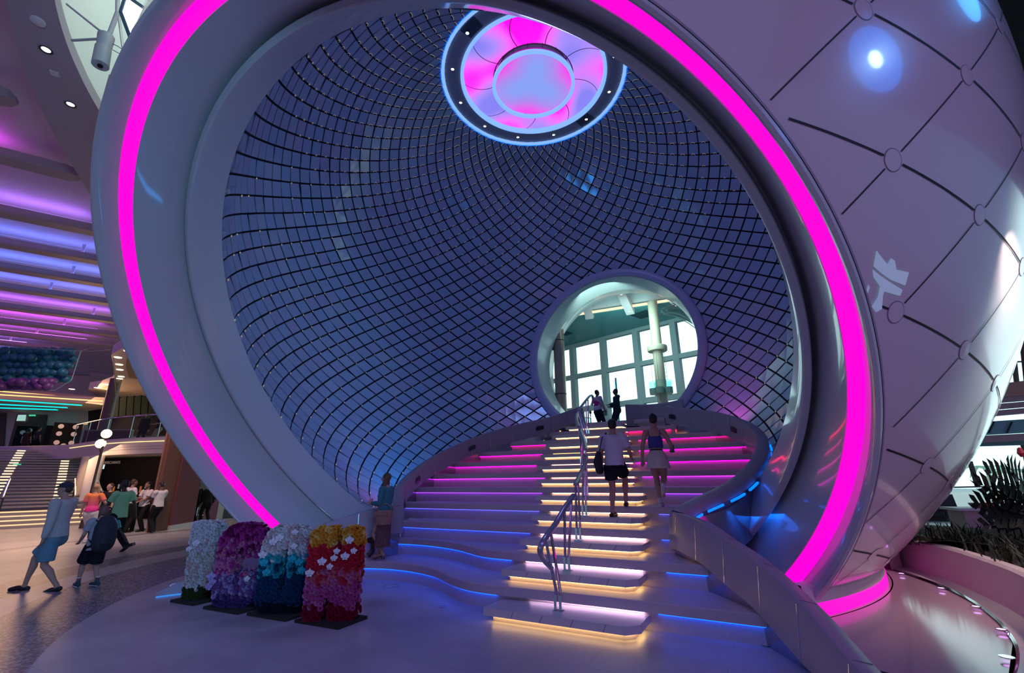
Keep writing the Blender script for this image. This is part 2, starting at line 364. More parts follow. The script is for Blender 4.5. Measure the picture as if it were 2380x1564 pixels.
# round doorway at the back
pr = thing('round_doorway', 'round white doorway ring at the top of the stairs in the tiled back wall', 'doorway', tuple(PC + PD*7.2))
dI = sqrt(RI**2 - 3.76**2)
m = MB(); m.lathe([(3.85, dI - 0.03), (3.83, dI - 0.13), (3.76, dI - 0.17), (3.60, dI - 0.16), (3.50, dI - 0.10), (3.47, dI - 0.02)], PC, 128, PD); m.build('doorway_rim', mat('rim_lilac_paint', (0.5, 0.48, 0.62), 0.35), pr, cuts=[(Vector((0,0,3.38)), Vector((0,0,1)))])
m = MB(); m.lathe([(3.47, dI - 0.03), (3.44, dI + 0.6), (3.44, dI + 1.25), (3.50, dI + 1.32), (3.62, dI + 2.1)], PC, 128, PD); m.build('doorway_reveal', mat('reveal_white', (0.66, 0.78, 0.77), 0.3, coat=0.3), pr, cuts=[(Vector((0,0,3.38)), Vector((0,0,1)))])
m = MB()
for s in (-0.06, 0.02): m.lathe([(0.03, 0.0), (0.03, 0.01), (0.0, 0.012)], PC + PD*(dI - 0.175) + Vector((0, 0, 3.68)) + VB*(s*4 - .8) - Vector((0,0,.09)), 10, -PD)
m.build('camera_dots', BLACK, pr)
# ================================================================= OCULUS
oc = thing('oculus_ceiling_light', 'round glowing pink and violet ceiling light at the top of the tiled dome', 'ceiling light', (PC.x, PC.y, 15.0))
OX = Vector((PC.x, PC.y, 0))
ICE = glow('ice_blue_led', (0.25, 0.50, 1.0), 1.0)
def ol(name, prof, mt, par=oc, n=120, ang=0.6): q = MB(); q.lathe(prof, OX, n); return q.build(name, mt, par, ang=ang)
ol('outer_light_ring', [(3.15, 15.10), (3.18, 14.97), (3.15, 14.93), (3.09, 14.93), (3.07, 14.98), (3.07, 15.02)], ICE)
ol('ceiling_collar', [(3.08, 15.01), (2.52, 15.01)], mat('collar_slate', (0.40, 0.37, 0.44), 0.5))
ol('cove_light', [(3.19, 15.0), (3.195, 14.93)], glow('cove_blue', (0.0, 0.14, 1.0), 2.6))
ol('middle_light_ring', [(2.53, 15.03), (2.53, 14.96), (2.50, 14.94), (2.44, 14.94), (2.42, 14.97), (2.42, 15.12)], ICE)
def glowpanel(name, seed, sc):
    mm = bpy.data.materials.new(name); mm.use_nodes = True; nt = mm.node_tree; b = nt.nodes['Principled BSDF']; b.inputs['Base Color'].default_value = (0.02, 0.02, 0.02, 1)
    tc = nt.nodes.new('ShaderNodeTexCoord'); mp = nt.nodes.new('ShaderNodeMapping'); mp.inputs['Location'].default_value = seed; nz = nt.nodes.new('ShaderNodeTexNoise'); nz.inputs['Scale'].default_value = sc; nz.inputs['Detail'].default_value = 0.5
    cr = nt.nodes.new('ShaderNodeValToRGB'); e = cr.color_ramp.elements
    e[0].position = 0.36; e[0].color = (0.22, 0.20, 0.80, 1); e[1].position = 0.66; e[1].color = (1.0, 0.0, 0.80, 1)
    for ps, cl in ((0.43, (0.36, 0.24, 0.85, 1)), (0.52, (0.75, 0.16, 0.86, 1)), (0.60, (0.95, 0.05, 0.85, 1))):
        x = e.new(ps); x.color = cl
    nt.links.new(tc.outputs['Object'], mp.inputs[0]); nt.links.new(mp.outputs[0], nz.inputs['Vector']); nt.links.new(nz.outputs['Fac'], cr.inputs[0]); nt.links.new(cr.outputs[0], b.inputs['Emission Color']); b.inputs['Emission Strength'].default_value = 1.15
    return mm
def discglow():
    mm = bpy.data.materials.new('glowing_violet_blue'); mm.use_nodes = True; nt = mm.node_tree; b = nt.nodes['Principled BSDF']; b.inputs['Base Color'].default_value = (0.02, 0.02, 0.02, 1)
    tc = nt.nodes.new('ShaderNodeTexCoord'); sx = nt.nodes.new('ShaderNodeSeparateXYZ'); nt.links.new(tc.outputs['Object'], sx.inputs[0])
    def M_(op, a, c=0.0, **k):
        n = nt.nodes.new('ShaderNodeMath'); n.operation = op
        for i, q in enumerate((a, c)):
            if isinstance(q, (int, float)): n.inputs[i].default_value = q
            else: nt.links.new(q, n.inputs[i])
        return n.outputs[0]
    an = M_('ARCTAN2', sx.outputs[1], sx.outputs[0]); lo = M_('MULTIPLY', M_('ADD', M_('COSINE', M_('ADD', M_('MULTIPLY', an, 3.0), 1.2)), 0.55), 0.30)
    rr = M_('SQRT', M_('ADD', M_('MULTIPLY', sx.outputs[0], sx.outputs[0]), M_('MULTIPLY', sx.outputs[1], sx.outputs[1]))); fa_ = M_('ADD', M_('MULTIPLY', M_('POWER', M_('DIVIDE', rr, 1.3), 1.6), 0.55), M_('MULTIPLY', lo, M_('DIVIDE', rr, 1.3)))
    cr = nt.nodes.new('ShaderNodeValToRGB'); e = cr.color_ramp.elements; e[0].position = 0.15; e[0].color = (0.25, 0.36, 0.92, 1); e[1].position = 0.95; e[1].color = (0.95, 0.06, 0.85, 1); x = e.new(0.5); x.color = (0.42, 0.26, 0.86, 1)
    nt.links.new(fa_, cr.inputs[0]); nt.links.new(cr.outputs[0], b.inputs['Emission Color']); b.inputs['Emission Strength'].default_value = 1.0
    return mm
GP = glowpanel('glowing_pink_violet', (3.1, 1.7, 0.0), 0.55)
def petal(k, r0, r1, z0, z1, n=8, gap=0.012):
    A_, B_ = [], []
    q = MB(); secs = []
    for s in range(n+1):
        f = s/n; r = r0 + (r1-r0)*f; z = z0 + (z1-z0)*f; sw = 0.28*(f-0.5)**2*1.2 + 0.16*f
        g = gap/r; a0 = 2*pi*k/9 + sw + g; a1 = 2*pi*(k+1)/9 + sw - g
        secs.append([OX + Vector((r*cos(a0 + (a1-a0)*u/10), r*sin(a0 + (a1-a0)*u/10), z)) for u in range(11)])
    return q.loft(secs, closed=False)
for k in range(9): petal(k, 1.30, 2.425, 15.16, 15.12).build('glowing_panel', GP, oc)
ol('panel_gaps', [(1.25, 15.19), (2.44, 15.17)], BLACK)
ol('inner_disc', [(1.36, 14.86), (0.7, 14.87), (0.0, 14.87)], discglow())
ol('inner_light_ring', [(1.42, 14.80), (1.43, 14.70), (1.40, 14.68), (1.33, 14.68), (1.31, 14.70), (1.32, 14.80)], ICE)
ol('inner_drum', [(1.41, 14.80), (1.40, 14.88)], mat('drum_magenta', (0.55, 0.05, 0.5), 0.4))
ol('drum_rail', [(1.37, 15.03), (1.40, 15.03), (1.40, 15.06), (1.37, 15.06)], DARK)
q = MB()
for k in range(18):
    a = 2*pi*k/18; q.bar(OX + Vector((1.385*cos(a), 1.385*sin(a), 14.86)), OX + Vector((1.385*cos(a), 1.385*sin(a), 15.1)), 0.02, 0.02)
q.build('drum_posts', DARK, oc)
lamp('added_dome_blue_fill', 'AREA', (PC.x, PC.y, 14.55), 120, (0.22, 0.36, 1.0), (PC.x, PC.y, 5), 2.2)  # unseen lamp added to lift the blue of the tiles
DLW = glow('downlight_white', (0.65, 0.85, 1.0), 5.0)
for k in range(12):
    a = 2*pi*(k + 0.35)/12; c = OX + Vector((2.80*cos(a), 2.80*sin(a), 15.0)); q = MB(); q.lathe([(0.075, 0.005), (0.075, -0.02), (0.055, -0.02), (0.055, 0.0)], c, 20)
    d = q.build('downlight', DARK, oc); q = MB(); q.lathe([(0.055, -0.004), (0.0, -0.006)], c, 20); q.build('downlight_lens', DLW, d)
for a0 in (0.62, 3.82, 5.35):
    q = MB(); q.loft([[OX + Vector((r*cos(a0 + 0.22*u/6), r*sin(a0 + 0.22*u/6), 15.003)) for u in range(7)] for r in (2.60, 3.02)], closed=False); q.build('collar_hatch', mat('hatch_grey', (0.06, 0.08, 0.11), 0.4), oc)
# glowing plinth under the sphere
pl = thing('glowing_plinth', 'curved magenta-lit plinth under the right side of the sphere', 'plinth', (PC.x, PC.y, 0))
def arc(R, z, a0, a1, n=60): return [Vector((PC.x + R*sin(a0 + (a1-a0)*k/n), PC.y + R*cos(a0 + (a1-a0)*k/n), z)) for k in range(n+1)]
a0, a1 = radians(155.5), radians(75)
q = MB(); q.loft([arc(6.765, 0.17, a0, a1), arc(6.755, 0.24, a0, a1), arc(6.75, 0.355, a0, a1), arc(6.5, 0.36, a0, a1)], closed=False); q.build('plinth_wall', WHITE, pl, ang=2)
q = MB(); q.loft([arc(6.775, 0.0, a0, a1), arc(6.775, 0.155, a0, a1), arc(6.76, 0.17, a0, a1)], closed=False); q.build('light_panel', glow('magenta_plinth_led', (1.0, 0.0, 0.62), 1.1), pl, ang=2)
q = MB(); q.loft([arc(6.785, 0.004, a0, a1), arc(6.805, 0.004, a0, a1)], closed=False)
q.build('floor_light_strip', glow('magenta_floor_led', (1.0, 0.0, 0.70), 3.5), pl)
q = MB(); q.loft([arc(6.82, 0.0, a0, a1), arc(6.82, 0.012, a0, a1), arc(6.84, 0.012, a0, a1), arc(6.84, 0.0, a0, a1)], closed=False); q.build('steel_kerb', CHROME, pl)
q = MB(); e = arc(6.52, 0, a0, a0 + 1e-3, 1)[0]; q.add([arc(6.3, 0.01, a0, a1)[0], arc(6.7, 0.01, a0, a1)[0], arc(6.74, 0.38, a0, a1)[0], arc(6.3, 0.42, a0, a1)[0]], [(0, 1, 2, 3)]); q.build('plinth_end', DARK, pl)
# ================================================================= FLOOR
def floor_mat():
    m = bpy.data.materials.new('stone_floor'); m.use_nodes = True; nt = m.node_tree; b = nt.nodes['Principled BSDF']
    N = nt.nodes.new; Lk = nt.links.new
    g = N('ShaderNodeNewGeometry'); sp = N('ShaderNodeSeparateXYZ'); Lk(g.outputs['Position'], sp.inputs[0])
    def dist(cx, cy):
        cb = N('ShaderNodeVectorMath'); cb.operation = 'SUBTRACT'; Lk(g.outputs['Position'], cb.inputs[0]); cb.inputs[1].default_value = (cx, cy, 0)
        l = N('ShaderNodeVectorMath'); l.operation = 'LENGTH'; Lk(cb.outputs[0], l.inputs[0]); return l.outputs['Value']
    def mth(op, a, c):
        n = N('ShaderNodeMath'); n.operation = op
        for i, q in enumerate((a, c)):
            if isinstance(q, (int, float)): n.inputs[i].default_value = q
            else: Lk(q, n.inputs[i])
        return n.outputs[0]
    d1 = dist(2.334, 10.313); d2 = dist(1.154, 12.005)
    def band(d, lo, hi): return mth('MULTIPLY', mth('GREATER_THAN', d, lo), mth('LESS_THAN', d, hi))
    A = mth('MULTIPLY', mth('GREATER_THAN', d1, 8.71), mth('LESS_THAN', dist(0.30, 11.2), 8.36))
    B = band(d2, 10.0, 10.78); Cc = band(d2, 15.05, 15.45); D = band(d2, 12.6, 12.95)
    msk = mth('MAXIMUM', mth('MAXIMUM', A, B), Cc)
    vo = N('ShaderNodeTexVoronoi'); vo.inputs['Scale'].default_value = 26; Lk(g.outputs['Position'], vo.inputs['Vector'])
    cr = N('ShaderNodeValToRGB'); cr.color_ramp.elements[0].color = (0.36, 0.37, 0.40, 1); cr.color_ramp.elements[1].color = (0.10, 0.11, 0.13, 1); cr.color_ramp.elements[0].position = 0.25; cr.color_ramp.elements[1].position = 0.6
    Lk(vo.outputs['Distance'], cr.inputs[0])
    nz = N('ShaderNodeTexNoise'); nz.inputs['Scale'].default_value = 1.1; nz.inputs['Detail'].default_value = 6; Lk(g.outputs['Position'], nz.inputs['Vector'])
    c2 = N('ShaderNodeValToRGB'); c2.color_ramp.elements[0].color = (0.36, 0.36, 0.36, 1); c2.color_ramp.elements[1].color = (0.47, 0.47, 0.46, 1); c2.color_ramp.elements[0].position = 0.35; c2.color_ramp.elements[1].position = 0.65; Lk(nz.outputs['Fac'], c2.inputs[0])
    # fine joints of the stone slabs
    br = N('ShaderNodeTexBrick'); br.inputs['Scale'].default_value = 1.0; br.inputs['Mortar Size'].default_value = 0.004; br.inputs['Brick Width'].default_value = 1.2; br.inputs['Row Height'].default_value = 0.6
    br.inputs['Color1'].default_value = (1, 1, 1, 1); br.inputs['Color2'].default_value = (1, 1, 1, 1); br.inputs['Mortar'].default_value = (0.55, 0.55, 0.55, 1)
    mp = N('ShaderNodeMapping'); mp.inputs['Rotation'].default_value = (0, 0, radians(28)); Lk(g.outputs['Position'], mp.inputs[0]); Lk(mp.outputs[0], br.inputs['Vector'])
    mu = N('ShaderNodeMix'); mu.data_type = 'RGBA'; mu.blend_type = 'MULTIPLY'; mu.inputs[0].default_value = 0.6; Lk(c2.outputs[0], mu.inputs[6]); Lk(br.outputs['Color'], mu.inputs[7])
    mx = N('ShaderNodeMix'); mx.data_type = 'RGBA'; Lk(msk, mx.inputs[0]); Lk(mu.outputs[2], mx.inputs[6]); Lk(cr.outputs[0], mx.inputs[7])
    Lk(mx.outputs[2], b.inputs['Base Color']); b.inputs['Roughness'].default_value = 0.34; b.inputs['Specular IOR Level'].default_value = 0.35
    return m
FLOORM = floor_mat()
m = MB(); m.add([(-70, -12, 0), (60, -12, 0), (60, 75, 0), (-70, 75, 0)], [(0, 1, 2, 3)]); struct(m.build('floor', FLOORM, smooth=False))
q = MB()
for (px, py, rr) in ((908, 1362, 0.14), (1030, 1410, 0.05)):
    c = onz(px, py, 0); q.lathe([(rr, 0.001), (rr, 0.006), (rr-0.012, 0.006), (rr-0.012, 0.001)], c, 28)
tag(q.build('floor_outlet_ring', STEEL), 'thin round steel outlet rings set flush in the floor before the blue step', 'floor fitting')
# ================================================================= STAIRCASE
R1 = 0.1545
def am(k): return -5.38 + 0.79*(k-1)
BLT = [(-7.0, -3.5), (-5.38, -2.4), (-4.6, -1.75), (-4.1, -1.46), (-3.8, -1.44), (-3.4, -1.75), (-3.0, -2.1), (-2.2, -2.42), (-1.43, -2.51), (-0.64, -2.40), (0.15, -2.09), (0.94, -1.47), (1.73, -0.51), (2.52, 0.05), (2.9, 0.2), (4, -0.2), (8, -0.2)]
BRT = [(-7.0, 5.75), (-6.4, 5.42), (-6.0, 5.22), (-5.38, 4.85), (-4.6, 4.25), (-4.1, 3.88), (-3.8, 3.75), (-3.4, 4.05), (-3.0, 4.5), (-2.2, 4.85), (-1.43, 5.02), (-0.64, 4.98), (0.15, 4.70), (0.94, 4.13), (1.73, 3.08), (2.3, 2.6), (4, 2.9), (8, 2.9)]
def itp(T, a):
    if a <= T[0][0]: return T[0][1]
    for (x0, y0), (x1, y1) in zip(T, T[1:]):
        if a <= x1: return y0 + (y1-y0)*(a-x0)/(x1-x0)
    return T[-1][1]
GRAN = mat('speckled_stone', (0.50, 0.45, 0.47), 0.42, var=0.22, vscale=60.0, spec=0.35)
SLABM = mat('pale_marble_step', (0.52, 0.53, 0.55), 0.35, var=0.08, vscale=3.0, spec=0.35)
st = thing('staircase', 'wide speckled stone staircase with coloured light strips rising into the sphere', 'staircase', tuple(P(-5.4, 1.3, 0)))
m1f = [(5.0, -5.42), (4.0, -5.40), (3.0, -5.40), (1.9, -5.42), (1.3, -5.40), (0.85, -5.24), (0.4, -4.95), (0.0, -4.75), (-0.6, -4.60), (-1.2, -4.62), (-1.9, -4.90), (-2.45, -5.25)]
m2f = [(4.45, -4.60), (3.0, -4.60), (1.6, -4.61), (0.95, -4.55), (0.5, -4.32), (0.04, -4.06), (-0.6, -3.86), (-1.2, -3.80), (-1.55, -3.86)]
HUES = [(0.0, 0.085, 1.0), (0.0, 0.08, 1.0), (0.02, 0.07, 1.0), (0.10, 0.10, 1.0), (0.30, 0.04, 0.95), (0.62, 0.02, 0.85), (0.9, 0.0, 0.72), (1.0, 0.0, 0.55), (1.0, 0.0, 0.32), (1.0, 0.0, 0.10), (1.0, 0.2, 0.1)]
HST = [6.5, 6, 4, 2.6, 3.2, 4.5, 5, 5, 5, 9, 3]
WARM = glow('warm_step_led', (1.0, 0.58, 0.20), 9.0)
slabLR = [(1.77, 3.72), (1.585, 3.54), (1.48, 3.43), (1.32, 3.26), (1.03, 3.08), (0.68, 2.74), (0.35, 2.53), (0.06, 2.34), (-0.14, 2.11), (-0.28, 1.87), (-0.16, 1.65)]
for k in range(1, 12):
    a0 = am(k); z = 2*k*R1; nos = 0.115
    if k == 1: front = crv(m1f, 6)
    elif k == 2: front = crv(m2f, 6)
    else: front = [(itp(BRT, a0) + 0.1 + (itp(BLT, a0) - itp(BRT, a0) - 0.2)*s/24, a0) for s in range(25)]
    back = a0 + 1.15 if k < 11 else 7.3
    if k <= 2: back = a0 + 2.2
    bb = [(itp(BRT, back) + 0.08, back), (itp(BLT, back) - 0.08, back)]
    rows = []
    q = MB(); secs = []
    def xsec(b, a, da, z0, z1):      # section at b: from nosing edge back
        ab = back if k > 2 else max(a + 1.3, -3.0)
        return [P(a + da, b, z0), P(a + da, b, z1 - 0.012), P(a + da + 0.012, b, z1), P(ab, b, z1), P(ab, b, z0)]
    q.loft([xsec(b, a, 0, z - nos, z) for b, a in front]); tr = q.build('main_step', GRAN, st, ang=0.5)
    q = MB(); q.loft([[P(a + 0.065, b, z - 2*R1 - 0.02), P(a + 0.065, b, z - nos + 0.005), P(a + 0.20, b, z - nos + 0.005), P(a + 0.20, b, z - 2*R1 - 0.02)] for b, a in front]); q.build('riser', GRAN, tr, ang=0.5)
    L, Rr = slabLR[k-1]
    segs = [[f for f in front if f[0] > Rr + 0.02], [f for f in front if f[0] < L - 0.02]]
    if k == 10: segs = [[(b, a0) for b in (1.7, 2.2, 2.7, 3.0)]]
    if k == 11: segs = []
    for sg in segs:
        if len(sg) < 2: continue
        q = MB(); q.loft([[P(a + 0.030, b, z - nos - 0.002), P(a + 0.055, b, z - nos - 0.002), P(a + 0.055, b, z - nos - 0.012), P(a + 0.030, b, z - nos - 0.012)] for b, a in sg])
        q.build('light_strip', glow('step_led_%s' % 'abcdefghijk'[k-1], HUES[k-1], HST[k-1]), tr)
    # centre step in front of the main riser
    af = a0 - 0.53; zs = (2*k-1)*R1; ch = 0.14 if k < 5 else 0.05
    poly = [(af, L), (af, Rr - ch), (af + ch, Rr), (a0 + 0.09, Rr), (a0 + 0.09, L)]
    if k == 1: poly[0] = (af + 0.0, L)
    q = MB()
    def slabprism(mb, pl, z0, z1):
        vs = [P(a, b, z0) for a, b in pl] + [P(a, b, z1) for a, b in pl]; n = len(pl)
        mb.add(vs, [tuple(range(n-1, -1, -1)), tuple(range(n, 2*n))] + [(i, (i+1) % n, n+(i+1) % n, n+i) for i in range(n)])
    slabprism(q, poly, zs - 0.085, zs); s_ = q.build('centre_step', SLABM, st, smooth=False)
    q = MB(); ins = [(af + 0.075, L + 0.10), (af + 0.075, Rr - ch - 0.03), (af + ch + 0.03, Rr - 0.075), (a0 + 0.08, Rr - 0.075), (a0 + 0.08, L + 0.10)]
    slabprism(q, ins, zs - R1 - 0.005, zs - 0.084); q.build('centre_riser', GRAN, s_, smooth=False)
    q = MB()
    for (p0, p1) in ((ins[0], ins[1]), (ins[1], ins[2]), (ins[2], (a0 - 0.02, Rr - 0.075))):
        d = Vector((p1[0]-p0[0], p1[1]-p0[1], 0)).normalized(); nx = Vector((-d.y, d.x, 0)) if False else Vector((d.y, -d.x, 0))
        nx = -nx if (nx.x*(a0 - p0[0]) + nx.y*((L+Rr)/2 - p0[1])) > 0 else nx
        e = [(p0[0] + nx.x*w, p0[1] + nx.y*w) for w in (0.008, 0.03)]; f = [(p1[0] + nx.x*w, p1[1] + nx.y*w) for w in (0.008, 0.03)]
        slabprism(q, [e[0], e[1], f[1], f[0]], zs - 0.096, zs - 0.087)
    q.build('warm_light_strip', WARM, s_, smooth=False)
    q = MB(); slabprism(q, [(a0 + 0.028, L + 0.12), (a0 + 0.054, L + 0.12), (a0 + 0.054, Rr - 0.05), (a0 + 0.028, Rr - 0.05)], z - nos - 0.012, z - nos - 0.002)
    mixc = [(1.0, 0.62, 0.95), (1.0, 0.58, 0.85), (1.0, 0.55, 0.62), (1.0, 0.55, 0.35), (1.0, 0.5, 0.32), (1.0, 0.45, 0.36), (1.0, 0.42, 0.33), (1.0, 0.48, 0.12), (1.0, 0.5, 0.14), (1.0, 0.5, 0.25), (1.0, 0.55, 0.3)][k-1]
    q.build('riser_light_strip', glow('riser_led_%s' % 'abcdefghijk'[k-1], mixc, 11.0 if k < 4 else 7.0), s_, smooth=False)
    if k < 5:
        q = MB()
        for s in range(1, 5): b = L + (Rr - L)*s/5; q.add([P(af - 0.001, b - 0.003, zs - 0.083), P(af - 0.001, b + 0.003, zs - 0.083), P(af - 0.001, b + 0.045, zs - 0.002), P(af - 0.001, b + 0.039, zs - 0.002)], [(0, 1, 2, 3)])
        q.build('stone_joints', DARK, s_, smooth=False)
# curved bench wall on the right of the landing
bw = thing('curved_bench_wall', 'low curved lilac-grey wall closing the right side of the top landing', 'wall', tuple(P(2.3, 2.4, 3.09)))
pth = crv([(2.35, 1.66), (2.62, 2.0), (2.72, 2.45), (2.55, 2.95), (2.15, 3.35)], 6)
LIL = mat('lilac_grey_panel', (0.36, 0.34, 0.38), 0.42, spec=0.4)
q = MB(); q.loft([[P(a - 0.05, b, 3.22), P(a, b, 3.24), P(a + 0.0, b, 3.82), P(a + 0.05, b, 3.86), P(a + 0.16, b, 3.84), P(a + 0.16, b, 3.1)] for a, b in pth]); q.build('wall_panel', LIL, bw, ang=0.8)
q = MB(); q.loft([[P(a - 0.03, b, 3.09), P(a - 0.03, b, 3.23), P(a + 0.1, b, 3.23), P(a + 0.1, b, 3.09)] for a, b in pth]); q.build('toe_recess', mat('dark_lilac', (0.07, 0.07, 0.10), 0.5), bw)
# ================================================================= PARAPETS
PANEL = mat('satin_parapet_panel', (0.33, 0.30, 0.33), 0.40, spec=0.45)
def parapet(name, label, side, T, ztop, pxslots, abt):
    root = thing(name, label, 'parapet', tuple(P(-4, 1.3 + side*2.6, 0)))
    path = crv([(a, itp(T, a), zt, zb) for a, zt, zb in ztop], 6)
    pts = []
    for i, (a, b, zt, zb) in enumerate(path):
        p = Vector((a, b)); d = Vector((path[min(i+1, len(path)-1)][0] - path[max(i-1, 0)][0], path[min(i+1, len(path)-1)][1] - path[max(i-1, 0)][1])).normalized()
        n = Vector((d.y, -d.x))                         # outward
        if n.y*side < 0 and abs(n.y) > 0.05 or False: n = -n
        pts.append((p, n, zt, zb))
    # keep the outward normal continuous
    for i in range(1, len(pts)):
        if pts[i][1].dot(pts[i-1][1]) < 0: pts[i] = (pts[i][0], -pts[i][1], pts[i][2], pts[i][3])
    if sum(q[1].y for q in pts)*side < 0: pts = [(p, -n, a, b) for p, n, a, b in pts]
    def X(q, w, z): return P(q[0].x + q[1].x*w, q[0].y + q[1].y*w, z)
    q = MB()
    q.loft([[X(s, 0, s[3]), X(s, 0.05, s[2] - 0.03), X(s, 0.065, s[2] - 0.006), X(s, 0.09, s[2]), X(s, 0.25, s[2] - 0.035), X(s, 0.27, s[2] - 0.06), X(s, 0.26, max(s[3], s[2] - 0.20)), X(s, 0.10, max(s[3], s[2] - 0.20)), X(s, 0.06, s[3])] for s in pts])
    q.build('panel_ribbon', PANEL, root, ang=0.7)
    q = MB(); q.loft([[X(s, 0.10, s[3] - 0.62), X(s, 0.07, s[3] + 0.02), X(s, 0.13, s[3] + 0.02), X(s, 0.14, s[3] - 0.62)] for s in pts])
    q.build('mirror_plinth', mat('mirror_plinth_steel', (0.45, 0.43, 0.46), 0.12, 1.0), root)
    acc = 0.0; JS = mat('joint_steel', (0.5, 0.55, 0.6), 0.2, 0.8)
    for i in range(1, len(pts)):
        acc += (pts[i][0] - pts[i-1][0]).length
        if acc > 0.56:
            acc = 0.0; s = pts[i]; d = (pts[i][0] - pts[i-1][0]).normalized()*0.005
            for w0, z0, w1, z1 in ((0.0, s[3], 0.05, s[2] - 0.03), (0.09, s[2] + 0.001, 0.25, s[2] - 0.034)):
                e = -0.003 if w0 == 0 else 0
                A_ = [P(s[0].x + s[1].x*(w + e) + d.x*g, s[0].y + s[1].y*(w + e) + d.y*g, z + (0.002 if w0 else 0)) for (w, z) in ((w0, z0), (w1, z1)) for g in (-1, 1)]
                j = MB(); j.add(A_, [(0, 1, 3, 2)]); j.build('panel_joint', JS, root, smooth=False)
    for ai in pxslots:                                  # dark rounded wall lights
        s = min(pts, key=lambda t: abs(t[0].x - ai) + (0 if t[0].x > -3.9 else 9)); i = pts.index(s); d = (pts[min(i+1, len(pts)-1)][0] - pts[max(i-1, 0)][0]).normalized()
        zz = s[3] + (s[2] - s[3])*0.45; sl = (pts[min(i+1, len(pts)-1)][2] - pts[max(i-1, 0)][2])/max(1e-3, (pts[min(i+1, len(pts)-1)][0] - pts[max(i-1, 0)][0]).length)
        pl_ = []
        for t in range(20):
            an = 2*pi*t/20; ux = (0.075 if cos(an) > 0 else -0.075) + 0.055*cos(an); uz = 0.065*sin(an) + ux*sl*0.9
            w = 0.02 + 0.05*(uz/0.5) - 0.006
            pl_.append(P(s[0].x + s[1].x*w + d.x*ux, s[0].y + s[1].y*w + d.y*ux, zz + uz))
        q = MB(); q.slab(pl_, 0.008, -(UA*s[1].x + VB*s[1].y)); q.build('recessed_light', mat('smoked_lens', (0.02, 0.02, 0.035), 0.25), root, smooth=False)
    return root, pts, X
def znose(a): return 0.309*((a + 5.38)/0.79 + 1)
def prof(a):
    tp = {-7.1: 0.05, -7.0: 0.10, -6.5: 0.34, -6.0: 0.59, -5.4: 0.85, -5.0: 1.0, -4.6: 1.15, -4.2: 1.21, -3.9: 1.215}
    return itp(sorted(tp.items()), a)
ZT = []
for a in (-7.1, -6.8, -6.5, -6.0, -5.4, -5.0, -4.6, -4.2, -3.95): ZT.append((a, prof(a), max(0.0, prof(a) - 0.5)))
for a, zt in ((-3.8, 1.24), (-3.5, 1.36), (-3.0, 1.62), (-2.2, 1.95), (-1.43, 2.30), (-0.64, 2.64), (0.15, 2.97), (0.94, 3.29), (1.73, 3.58)): ZT.append((a, zt, max(zt - 0.52, znose(a) + 0.0) if a > -3.6 else zt - 0.52))
ZL = ZT + [(2.3, 3.80, 3.36), (2.75, 3.97, 3.42), (2.95, 3.9, 3.42)]
lp, lpts, lX = parapet('left_parapet', 'grey panelled parapet curving up the left side of the stairs', -1, BLT, ZL, (-3.4, -2.2, -0.1, 1.5), None)
rp, rpts, rX = parapet('right_parapet', 'grey panelled parapet winding down the right side of the stairs to the foreground', 1, BRT, ZT + [(2.0, 3.68, 3.2)], (0.3, 1.7), None)
# blue LED bars hung below the outer edge of the right parapet
BLU = glow('blue_parapet_led', (0.0, 0.13, 1.0), 2.2)
sel = [s for s in rpts if -3.75 < s[0].x < 1.2]
for i in range(0, len(sel) - 3, 3):
    q = MB(); A_ = [sel[i], sel[i+1], sel[i+2]]
    q.loft([[rX(s, 0.275, s[2] - 0.205), rX(s, 0.31, s[2] - 0.205), rX(s, 0.31, s[2] - 0.235), rX(s, 0.275, s[2] - 0.235)] for s in A_]); q.build('blue_light_bar', BLU, rp)
sel = [s for s in lpts if -3.6 < s[0].x < 1.6]
for i in range(0, len(sel) - 5, 5):
    q = MB(); q.loft([[lX(s, 0.22, s[2] - 0.34), lX(s, 0.27, s[2] - 0.34), lX(s, 0.27, s[2] - 0.37), lX(s, 0.22, s[2] - 0.37)] for s in sel[i:i+4]]); q.build('blue_light_bar', glow('blue_left_led', (0.03, 0.2, 1.0), 3.0), lp)
# magenta uplights low on the tiles
def tilept(px, py):
    d = ray(px, py).normalized(); o = CAM - PC; b = o.dot(d); c = o.dot(o) - RI*RI; return CAM + d*(-b + sqrt(max(0, b*b - c)))
for nm_, px_, py_, en_ in (('right', 1712, 968, 60), ('left', 880, 1172, 22)):
    tp_ = tilept(px_, py_); lamp('tile_magenta_lamp_' + nm_, 'SPOT', tuple(tp_ + (PC - tp_).normalized()*1.1 - Vector((0, 0, 0.9))), en_, (1.0, 0.12, 0.75), tuple(tp_ + Vector((0, 0, 0.3))), 0.12, 100, 0.9)
lamp('tile_blue_lamp_left', 'AREA', tuple(P(0.2, -3.6, 1.6)), 60, (0.02, 0.32, 1.0), tuple(P(1.2, -6.5, 4.0)), 1.5)
lamp('tile_blue_lamp_right', 'AREA', tuple(P(2.4, 5.6, 1.6)), 40, (0.05, 0.22, 1.0), tuple(P(3.5, 6.8, 4.0)), 1.2)
lamp('lining_blue_lamp', 'AREA', tuple(P(-2.6, 5.2, 1.15)), 6, (0.0, 0.15, 1.0), tuple(P(-2.6, 5.4, 0.0)), 1.0)
# cove light under the left foot of the parapet
q = MB(); q.prism([(lX(s, -0.03, 0).x, lX(s, -0.03, 0).y) for s in lpts[:14]] + [(lX(s, -0.055, 0).x, lX(s, -0.055, 0).y) for s in reversed(lpts[:14])], 0.004, 0.022)
q.build('foot_light_strip', glow('foot_blue_led', (0.05, 0.3, 1.0), 0.8), lp)
